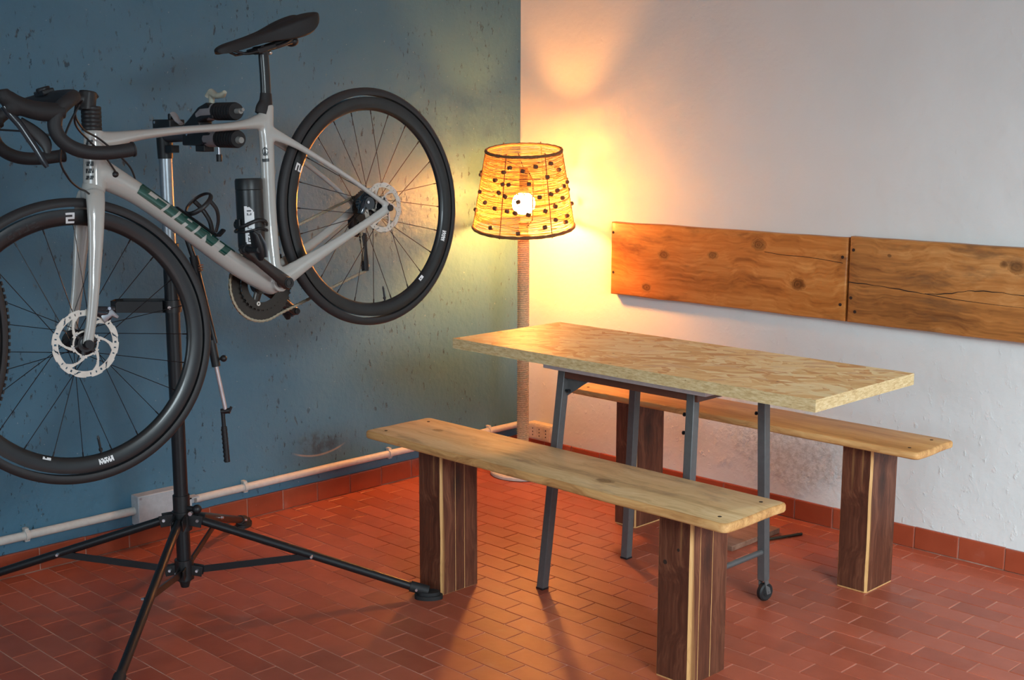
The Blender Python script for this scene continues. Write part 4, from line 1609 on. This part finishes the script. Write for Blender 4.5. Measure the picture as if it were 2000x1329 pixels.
def rim_text(rim, rows, a_mid, r_mid, cell_a, cell_r, mat=WHITEL, name='rim_print', flip=False):
    """pixel rows on the left flank of the rim"""
    h, wd = len(rows), max(len(r) for r in rows)
    m = MB()
    for j, row in enumerate(rows):
        for i, ch in enumerate(row):
            if ch != '#': continue
            q4 = []
            for di, dj in ((0, 0), (1, 0), (1, 1), (0, 1)):
                rr = r_mid + (h / 2 - (j + dj)) * cell_r
                aa = a_mid + ((wd / 2 - (i + di)) * cell_a / r_mid) * (-1 if flip else 1)
                # flank height of the rim at this radius
                yy = .0062 + (.0125 - .0062) * min(1, max(0, (rr - .2775) / .02)) ** .7 + .0009
                q4.append(V3((math.cos(aa) * rr, yy, math.sin(aa) * rr)))
            m.add(q4, [(0, 1, 2, 3)])
    return m.build(name, mat, rim, smooth=False)


# local wheel frame: x forward, y left, z up. Screen left = forward, so reading order runs from +x to -x
rear = make_wheel('wheel', bike, Matrix.Identity(4), .071, seed=1)
fM = Matrix.Translation(S(P(.983, 0, 0))) @ SM.to_3x3().to_4x4()
front = make_wheel('wheel', bike, fM, .080, seed=2)
rim_text(front, GL['2'], math.atan2(.282, -.082), .292, .0052, .0050, flip=True)
rim_text(rear, GL['2'], math.atan2(.19, .226), .293, .0052, .0050, flip=True)
small = ["#.#.##.#.##.#", "#############", "##.##.#.##.##", "#.##.###.#.##"]
rim_text(front, small, math.atan2(-.291, .042), .293, .0028, .0034)
rim_text(front, ["####", "#.##"], math.atan2(-.216, .169) - .02, .281, .005, .003)
rim_text(rear, small, math.atan2(-.144, -.20), .293, .0024, .0034)
rim_text(rear, ["####", "#.##", "####"], math.atan2(-.247, -.104), .281, .0045, .003)
# faint dark word before the front 2
rim_text(front, [".##..#...###..##.", "#....#....#..#..#", "..##.#....#..#..#", "##...###..#...##."], math.atan2(.272, .03), .292, .0045, .004, mat=DARKL, name='rim_wordmark')
# the cassette and freehub on the drive side
m = MB()
for i in range(11):
    r = .050 - i * .0028
    w0 = -.022 - i * .0034
    pr = []
    m.lathe([(.018, w0), (r, w0), (r, w0 - .0018), (.018, w0 - .0018)], ax=(0, 1, 0), n=44, closed_prof=True)
    nt = 34 - i * 2
    for q_ in range(nt):
        a = 2 * math.pi * q_ / nt
        c = V3((math.cos(a) * (r + .0008), w0 - .0009, math.sin(a) * (r + .0008)))
        m.box((0, 0, 0), (.004, .0018, .0035), Matrix.Translation(c) @ Matrix.Rotation(-a, 4, 'Y'))
m.build('cassette', CASSM, rear)

# ---- fork (steered)
m = MB()
ptube(m, [(.815, .333, 0, .0275, .0275), (.826, .315, 0, .027, .030), (.836, .300, 0, .022, .032)], 4, 20)
for sd in (1, -1):
    ptube(m, [(.828, .318, sd * .020, .024, .016), (.842, .292, sd * .036, .0225, .0125), (.866, .235, sd * .043, .0195, .0105), (.895, .170, sd * .047, .0165, .0095), (.925, .105, sd * .051, .0140, .009), (.955, .045, sd * .054, .0128, .0085), (.979, .004, sd * .055, .0130, .0085), (.984, -.004, sd * .055, .0115, .0085)])
fork = m.build('fork', FRAMEP, bike, xf=S)
remesh(fork, .0028, 6)
MB().lathe([(0, .060), (.0095, .060), (.0095, .066), (.004, .066), (.004, .064), (0, .064)], P(.983, 0, 0), (0, 1, 0), 20).build('axle_cap', BLACKM, fork, xf=S)
m = MB(); m.tube([P(.935, .062, .045), P(.915, .050, .046), P(.905, .035, .046)], [(.012, .010), (.012, .016), (.010, .012)], n=14)
m.tube([P(.955, .055, .048), P(.925, .062, .048), P(.89, .05, .048)], [(.006, .006), (.008, .009), (.005, .006)], n=12)
m.build('brake_calliper', CALIP, fork, xf=S, bevel=.0015)
m = MB(); m.tube([P(.928, .040, .052), P(.902, .046, .052), P(.892, .030, .052)], [(.006, .012), (.006, .010), (.005, .004)], n=8); m.build('calliper_cover', ALU, fork, xf=S)
MB().cyl(P(.905, .058, .052), P(.905, .058, .058), .004, n=10).build('calliper_bolt', CHROME, fork, xf=S)

# ---- cockpit (steered)
m = MB()
a0_, b0_ = V3((.758, 0, .506)), V3((.7755, 0, .453))
pr = []
N_ = 24
for i in range(N_ + 1):
    f = i / N_
    pr.append((b0_ + (a0_ - b0_) * f, .0232 - (.0011 if i % 4 == 0 else 0)))
m.tube([p for p, r in pr], [r for p, r in pr], n=28)
m.build('headset_spacers', BLACKP, bike, xf=S)
m = MB()
m.tube([P(.772, .500), P(.752, .541)], [(.0215, .0215), (.020, .020)], n=20)
m.tube([P(.752, .524), P(.775, .528), P(.81, .538), P(.848, .549)], [(.019, .017), (.016, .016), (.015, .015), (.018, .020)], n=16)
m.tube([P(.735, .520), P(.738, .530)], [(.009, .004), (.009, .004)], n=10)
stem = m.build('stem', BLACKP, bike, xf=S)
remesh(stem, .0025, 3)


def bar_half(sd):
    pts = [(.848, 0, .549), (.848, sd * .06, .549), (.850, sd * .13, .547), (.858, sd * .172, .545), (.880, sd * .194, .541), (.905, sd * .200, .531), (.925, sd * .201, .512), (.932, sd * .201, .488),
           (.925, sd * .202, .463), (.906, sd * .204, .441), (.880, sd * .206, .425), (.845, sd * .208, .413), (.81, sd * .209, .406), (.782, sd * .210, .402)]
    return cr_spline(pts, 5)


m = MB()
for sd in (1, -1):
    pts = bar_half(sd)
    rad = [.0155 if i > 6 else .0158 for i in range(len(pts))]
    m.tube(pts, rad, n=18)
    m.tube([pts[-2], pts[-1]], .0170, n=18)
bar = m.build('handlebar', TAPE, bike, xf=S)
m = MB(); m.b2((.838, -.030, .560), (.866, .030, .572)); m.cyl((.852, 0, .566), (.852, 0, .578), .016, n=20); m.build('computer_mount', BLACKP, bar, xf=S, bevel=.003)
for sd in (1, -1):
    W_ = sd * .2
    m = MB()
    l = [(.900, .525, W_, .017, .017), (.920, .528, W_, .020, .017), (.945, .536, W_, .021, .0175), (.970, .549, W_, .020, .0175), (.993, .566, W_, .0195, .017), (1.008, .586, W_, .018, .016), (1.008, .602, W_, .011, .012)]
    ptube(m, l, 4, 18)
    m.ell(P(1.000, .562, W_), (.022, .0165, .022), 14, 10)
    hood = m.build('brake_hood', RUBBER, bar, xf=S)
    remesh(hood, .003, 3)
    m = MB()
    l = [(1.019, .568, W_, .007, .007), (1.012, .548, W_ + sd * .003, .0085, .006), (1.003, .523, W_ + sd * .008, .0085, .005), (.997, .495, W_ + sd * .012, .0080, .0045), (.991, .465, W_ + sd * .016, .0075, .004), (.987, .440, W_ + sd * .018, .0075, .004), (.984, .424, W_ + sd * .019, .0045, .003)]
    ptube(m, l, 5, 14)
    m.build('brake_lever', SHADECAP, bar, xf=S)
    m = MB()
    ptube(m, [(.998, .530, W_, .010, .003), (.975, .500, W_ - sd * .002, .013, .003), (.962, .472, W_ - sd * .002, .014, .003), (.966, .450, W_, .006, .002)], 4, 12)
    m.build('shift_paddle', BLACKP, bar, xf=S)
# cables
def cable(pts, r=.0024):
    mm = MB()
    mm.tube(cr_spline(pts, 8), r, n=8)
    return mm


m = cable([(.862, .150, .540), (.866, .11, .512), (.835, .07, .470), (.79, .045, .435), (.75, .036, .385), (.722, .022, .345), (.712, .010, .315)])
m.build('cable', BLACKP, bike)
m = cable([(.858, .120, .540), (.862, .09, .490), (.82, .05, .44), (.79, .038, .40), (.772, .030, .362), (.765, .0262, .345)]); m.build('cable', BLACKP, bike)
m = cable([(.880, .165, .535), (.920, .15, .49), (.950, .135, .435), (.935, .115, .385), (.900, .08, .352), (.87, .05, .335), (.846, .0225, .318)]); cb_ = m.build('cable', BLACKP, bike)
m = cable([(.90, -.19, .50), (.85, -.08, .47), (.79, -.05, .42), (.765, -.03, .36), (.755, -.018, .33)]); m.build('cable', BLACKP, bike)
for p in ((.768, .0255, .343), (.843, .024, .316)):
    m = MB(); m.ell(V3(p), (.0085, .006, .0075), 12, 8); m.build('cable_grommet', BLACKP, bike)

# ---- crankset, pedals
BBp = V3((.410, 0, -.070))
m = MB()
dL = V3((.632, 0, .775)).normalized()
LP = BBp + dL * .1725 + V3((0, .082, 0))
RP = BBp - dL * .1725 + V3((0, -.082, 0))
m.tube([BBp + V3((0, -.078, 0)), BBp + V3((0, .078, 0))], .0145, n=20)
CRM = simple('satin_black_crank', lin((44, 42, 42)), 0.35, 0.2, 0.5, 0.2)
crank = m.build('crankset', CRM, bike, angle=60)
for C0, Pp in ((BBp + V3((0, .066, 0)), LP), (BBp + V3((0, -.070, 0)), RP)):
    d = (Pp - C0).normalized()
    m = MB()
    m.tube([C0 - d * .016, C0, C0 + d * .05, C0 + d * .12, Pp, Pp + d * .012], [(.012, .004), (.019, .010), (.016, .009), (.0135, .0075), (.0125, .007), (.006, .005)], n=16, up=(0, 1, 0))
    m.build('crank_arm', CRM, crank, angle=60)
m = MB(); m.lathe([(.0055, .0785), (.012, .0785), (.012, .080), (.0055, .080)], BBp, (0, 1, 0), 20, True); m.build('crank_bolt', BLACKP, crank)
# chainrings (right side)
cho = V3((.412, -.047, -.076))


def ring(Rr, rin, w0, nt, mat, name, slots=0):
    mm = MB()
    mm.lathe([(rin, w0 - .0012), (Rr, w0 - .0012), (Rr, w0 + .0012), (rin, w0 + .0012)], cho, (0, 1, 0), 96, True)
    for q_ in range(nt):
        a = 2 * math.pi * q_ / nt
        c = cho + V3((math.cos(a) * (Rr + .0012), w0, math.sin(a) * (Rr + .0012)))
        mm.box((0, 0, 0), (.005, .002, .005), Matrix.Translation(c) @ Matrix.Rotation(-a, 4, 'Y'))
    return mm.build(name, mat, crank)


RINGM = simple('chainring_black', lin((50, 46, 42)), 0.35, 0.4)
ring(.100, .068, .003, 50, RINGM, 'chainring')
ring(.0705, .050, .010, 34, RINGM, 'chainring')
m = MB()
for i in range(4):
    a = R(38 + 90 * i)
    d = V3((math.cos(a), 0, math.sin(a)))
    m.tube([cho + d * .015, cho + d * .062], [(.014, .006), (.011, .005)], n=10, up=(0, 1, 0))
m.lathe([(.0, -.012), (.028, -.010), (.028, .008), (0, .008)], cho, (0, 1, 0), 24)
m.build('spider', RINGM, crank)
m = MB()
for i in range(4):
    a = R(38 + 90 * i)
    c = cho + V3((math.cos(a) * .056, .010, math.sin(a) * .056))
    m.lathe([(.0025, .0), (.0062, .0), (.0062, .005), (.0025, .005)], c, (0, 1, 0), 14, True)
m.build('ring_bolt', SILVER, crank)
# pedals
for Pp, sd in ((LP, 1), (RP, -1)):
    m = MB()
    m.cyl(Pp - V3((0, sd * .012, 0)), Pp + V3((0, sd * .062, 0)), .0085, n=16)
    m.cyl(Pp + V3((0, sd * .004, 0)), Pp + V3((0, sd * .014, 0)), .0125, n=18)
    c = Pp + V3((-.006, sd * .050, 0.004))
    # pedal body hangs on edge: long axis up and down
    m.tube([c + V3((.004, 0, .044)), c + V3((.0, 0, .034)), c + V3((.0, 0, .010)), c + V3((0, 0, -.012)), c + V3((.001, 0, -.028)), c + V3((.002, 0, -.034))],
           [(.010, .005), (.016, .007), (.020, .010), (.018, .010), (.012, .007), (.007, .005)], n=16, up=(1, 0, 0))
    m.build('pedal', BLACKP, crank, bevel=.001)
    m = MB(); m.tube([c + V3((-.011, 0, .034)), c + V3((-.0145, 0, .004)), c + V3((-.0115, 0, -.030))], [(.012, .003), (.020, .0034), (.013, .003)], n=12, up=(1, 0, 0)); m.build('pedal_plate', ALU, crank)

# ---- chain
def chain_path():
    pts = []
    Rc = .1015
    c = cho + V3((0, .003, 0))
    cas = V3((0, -.040, 0)); rc = .038
    # upper run: cassette top -> chainring top
    pts.append(cas + V3((-.01, 0, rc)))
    for i in range(30):
        f = i / 29
        p = (cas + V3((.004, 0, rc))) * (1 - f) + (c + V3((-.012, 0, Rc))) * f
        pts.append(p)
    for i in range(1, 52):
        a = R(96) - R(196) * i / 51
        pts.append(c + V3((math.cos(a) * Rc, 0, math.sin(a) * Rc)))
    jl = V3((.040, -.050, -.168))
    e0 = c + V3((math.cos(R(-100)) * Rc, 0, math.sin(R(-100)) * Rc))
    for i in range(1, 28):
        pts.append(e0 * (1 - i / 27) + (jl + V3((.0, 0, -.012))) * (i / 27))
    for i in range(1, 8):
        a = R(-90) - R(170) * i / 7
        pts.append(jl + V3((math.cos(a) * .012, 0, math.sin(a) * .012)))
    ju = V3((.018, -.048, -.088))
    pts.append(jl * .5 + ju * .5 + V3((.006, 0, 0)))
    pts.append(ju + V3((.012, 0, 0)))
    pts.append(ju + V3((.006, .002, .02)))
    for i in range(8):
        a = R(-60) - R(0) + R(-210) * i / 7
        pts.append(cas + V3((math.cos(a) * rc, 0, math.sin(a) * rc)))
    return pts


cp = chain_path()
# resample at half-inch pitch
cum = [0]
for i in range(1, len(cp)): cum.append(cum[-1] + (cp[i] - cp[i - 1]).length)
nl = int(cum[-1] / .0127)
m = MB()


def at(dist):
    for i in range(1, len(cp)):
        if cum[i] >= dist:
            f = (dist - cum[i - 1]) / max(1e-9, cum[i] - cum[i - 1])
            return cp[i - 1] * (1 - f) + cp[i] * f
    return cp[-1]


for i in range(nl):
    p, q_ = at(i * .0127), at((i + 1) * .0127)
    wy = .0030 if i % 2 else .0021
    for sd in (-1, 1):
        o_ = V3((0, sd * wy, 0))
        md = (p + q_) / 2
        m.tube([p + o_ - (q_ - p) * .28, p + o_, md + o_, q_ + o_, q_ + o_ + (q_ - p) * .28], [(.0018, .0005), (.0042, .0005), (.0028, .0005), (.0042, .0005), (.0018, .0005)], n=6, up=(0, 1, 0))
    m.cyl(p - V3((0, .0036, 0)), p + V3((0, .0036, 0)), .0022, n=6)
m.build('chain', CHAINM, bike, kind=None)

# ---- rear mech, front mech, callipers
m = MB()
m.tube([P(.020, -.020, -.070), P(.022, -.05, -.078), P(.020, -.072, -.074)], [(.012, .014), (.016, .014), (.012, .012)], n=12)
m.tube([P(-.010, -.045, -.066), P(.012, -.062, -.07), P(.030, -.075, -.068)], [(.010, .010), (.014, .014), (.010, .010)], n=10)
m.build('rear_derailleur', BLACKP, bike, angle=50)
rdm = bike.children[-1]
rdm = [c for c in bike.children if c.name.startswith('rear_derailleur')][0]
m = MB()
for w_ in (-.044, -.056):
    m.tube([P(.018, -.080, w_), P(.026, -.12, w_), P(.036, -.155, w_), P(.044, -.180, w_)], [(.010, .0012), (.005, .0012), (.009, .0012), (.008, .0012)], n=10, up=(0, 1, 0))
m.build('cage', BLACKM, rdm)
for (a, b) in ((.018, -.088), (.040, -.168)):
    m = MB()
    m.lathe([(.004, -.0525), (.013, -.0525), (.013, -.0475), (.004, -.0475)], P(a, b), (0, 1, 0), 20, True)
    for q_ in range(11):
        t = 2 * math.pi * q_ / 11
        m.box((0, 0, 0), (.004, .003, .003), Matrix.Translation(V3((a + math.cos(t) * .0135, -.050, b + math.sin(t) * .0135))) @ Matrix.Rotation(-t, 4, 'Y'))
    m.build('jockey_wheel', BLACKP, rdm)
m = MB()
m.tube([P(.360, -.010, -.040), P(.355, .030, -.040), P(.372, .045, -.040)], [(.012, .012), (.013, .012), (.008, .010)], n=10)
m.tube([P(.370, .035, -.047), P(.345, .022, -.047), P(.325, -.01, -.047)], [(.013, .006), (.014, .006), (.010, .005)], n=10)
m.build('front_derailleur', BLACKP, bike)
m = MB()
m.tube([P(.030, .048, .040), P(.050, .040, .040), P(.068, .022, .040)], [(.014, .014), (.018, .018), (.014, .014)], n=14)
m.tube([P(.055, .03, .02), P(.055, .03, .06)], .018, n=16)
m.tube([P(.085, .010, .046), P(.07, .03, .048), P(.04, .052, .046)], [(.009, .009), (.012, .012), (.008, .008)], n=12)
m.build('brake_calliper', CALIP, bike, angle=50)
MB().cyl(P(.062, .036, .060), P(.062, .036, .064), .004, n=10).build('calliper_bolt', CHROME, bike)

# ---- bottle cages (parts), storage canister in the rear one (its own thing)
cg = MB()
q0, qd = V3((.575, 0, .165)), dax
ou = dup_


def cgp(s, h, w_):
    return A0 + dax * s + ou * h + V3((0, w_, 0))


# cage on the down tube, loop drawn from its rail
cg.tube([cgp(.125, .030, 0), cgp(.20, .031, 0), cgp(.262, .031, 0)], [(.010, .003)] * 3, n=10, up=ou)
cg.tube([cgp(.252, .031, 0), cgp(.268, .036, 0), cgp(.274, .056, 0)], [(.014, .004), (.013, .004), (.010, .005)], n=10)
ringp = []
for i in range(40):
    t = 2 * math.pi * i / 40
    ringp.append(cgp(.165 + .020 * (1 - math.cos(t)) / 2 * 1.0, .036 + .037 - .037 * math.cos(t), .037 * math.sin(t)))
cg.tube(ringp, [(.0028, .006)] * 40, n=8, closed=True)
for sd in (-1, 1):
    cg.tube(cr_spline([tuple(cgp(.182, .085, sd * .034)), tuple(cgp(.212, .078, sd * .030)), tuple(cgp(.238, .060, sd * .018)), tuple(cgp(.252, .036, sd * .008))], 5), (.0035, .006), n=8)
cg.build('bottle_cage', BLACKP, bike, angle=60)
# canister, standing along the seat tube
sd0, sd1 = V3((.293, 0, .262)), V3((.392, 0, -.02))
sax = (V3((.34, 0, .160)) - V3((.388, 0, .0))).normalized()
sfw = V3((sax.z, 0, -sax.x))
cb0 = V3((.432, 0, .010)) + sfw * .0125 + sax * .020
def cn(h, r_=0, w_=0): return cb0 + sax * h + sfw * r_ + V3((0, w_, 0))
can = empty('storage_canister', (0, 0, 0), 'black cylindrical tool canister with a white label in the bicycle frame', 'canister')
can.matrix_world = Mb @ Matrix.Translation(cb0)
cRR = .0358
def cxf(p): return p - cb0
m = MB()
m.lathe([(0, 0), (.030, 0), (.035, .004), (cRR, .010), (cRR, .155), (.0350, .156)], cb0, sax, 48); m.build('body', simple('canister_black', lin((30, 34, 35)), 0.32), can, xf=cxf, angle=30)
m = MB()
m.lathe([(.0350, .156), (cRR + .0004, .157), (cRR + .0004, .180), (.034, .185), (.028, .186), (0, .186)], cb0, sax, 48); m.build('lid', simple('canister_lid', lin((26, 30, 31)), 0.4), can, xf=cxf, angle=30)
# label on the left-front flank
xl = V3((0, 1, 0))


def lab(s, t, off=.0006):   # s along height 0..1, t across
    h = .016 + s * .098
    ang = R(68) - t * R(40)      # measured from forward axis toward left
    d = sfw * math.cos(ang) + xl * math.sin(ang)
    return cb0 + sax * h + d * (cRR + off)


m = MB()
NL, NW = 40, 10
idx = {}
for i in range(NL):
    for j in range(NW):
        s, t = (i + .5) / NL, (j + .5) / NW
        if s > .80 and ((s - .80) / .20) ** 2 + (max(0, (.95 - t)) / .95 if False else ((1 - t) - 0) * 0) > 1: continue
        if s > .80 and ((s - .80) / .2) ** 2 + ((1 - t)) ** 2 > 1.0: continue
        if s < .04 and (t < .1 or t > .9): continue
        m.add([lab(i / NL, j / NW), lab((i + 1) / NL, j / NW), lab((i + 1) / NL, (j + 1) / NW), lab(i / NL, (j + 1) / NW)], [(0, 1, 2, 3)])
m.build('label', WHITEL, can, xf=cxf)
# writing running up the label
m = MB()
rows_txt = [('O', .05, .15), ('C', .13, .18), ('I', .22, .25), ('I', .30, .36), ('L', .40, .47), ('A', .52, .58), ('C', .76, .82), ('I', .86, .89)]
for ch, s0, s1 in rows_txt:
    g = GL[ch]
    hh, ww = len(g), len(g[0])
    for j, row in enumerate(g):
        for i, cc in enumerate(row):
            if cc != '#': continue
            sa, sb = s0 + (s1 - s0) * i / ww, s0 + (s1 - s0) * (i + 1) / ww
            ta, tb_ = .28 + .44 * j / hh, .28 + .44 * (j + 1) / hh
            m.add([lab(sa, ta, .0011), lab(sb, ta, .0011), lab(sb, tb_, .0011), lab(sa, tb_, .0011)], [(0, 1, 2, 3)])
m.build('label_writing', DARKL, can, xf=cxf)
# cage holding the canister
m = MB()
for h in (.059,):
    rp = []
    for i in range(30):
        t = R(-150) + R(300) * i / 29
        d = sfw * math.cos(t) + xl * math.sin(t)
        rp.append(cb0 + sax * (h + .018 * abs(math.sin(t)) ** 2 + .0) + d * (cRR + .006))
    m.tube(rp, (.0030, .005), n=8, up=sax)
    rp = [p - sax * (.010 + .012 * abs(math.sin(R(-150) + R(300) * i / 29))) for i, p in enumerate(rp)]
    m.tube(rp, (.0030, .003), n=8, up=sax)
m.tube([cn(.058, cRR + .006), cn(.080, cRR + .006)], [(.010, .003)] * 2, n=10)
m.tube([cn(.0, -cRR - .0045), cn(.06, -cRR - .0045), cn(.110, -cRR - .0045)], [(.003, .003)] * 3, n=10)
m.tube(cr_spline([tuple(cn(.0, -cRR - .0045)), tuple(cn(-.012, -.030)), tuple(cn(-.012, .025)), tuple(cn(.002, cRR + .006))], 5), (.0035, .0025), n=10)
m.build('bottle_cage', BLACKP, bike, angle=60)

# ================================================================== second wheel at the left edge of the frame
wd = empty('bicycle', (0, 0, 0), 'other bicycle at the left edge, only its dark knobbly tyre showing', 'bicycle')
WC = V3((1.317, -3.048, 0.966))
Mw = Matrix.Rotation(R(-70), 4, 'Z'); Mw.translation = WC
wd.matrix_world = Mw
make_wheel('wheel', wd, Matrix.Identity(4), .07, nsp=24, knob=True, disc=False, seed=9)
m = MB(); m.tube([(0, 0, .285), (0, 0.0, .32), (0, .0, ZC - WC.z - .0)], .004, n=8)
m.lathe([(.275, -.016), (.279, -.016), (.279, .016), (.275, .016)], (0, 0, 0), (0, 1, 0), 8, True, a0=0)
m2 = MB(); m2.tube([(0, 0.0, .270), (0, .020, .272), (0, .024, .31), (0, .020, .345), (0, 0, .36), (0, 0, ZC - WC.z)], .004, n=8)
m2.build('hanging_cord', BLACKP, wd)
bpy.context.view_layer.update()
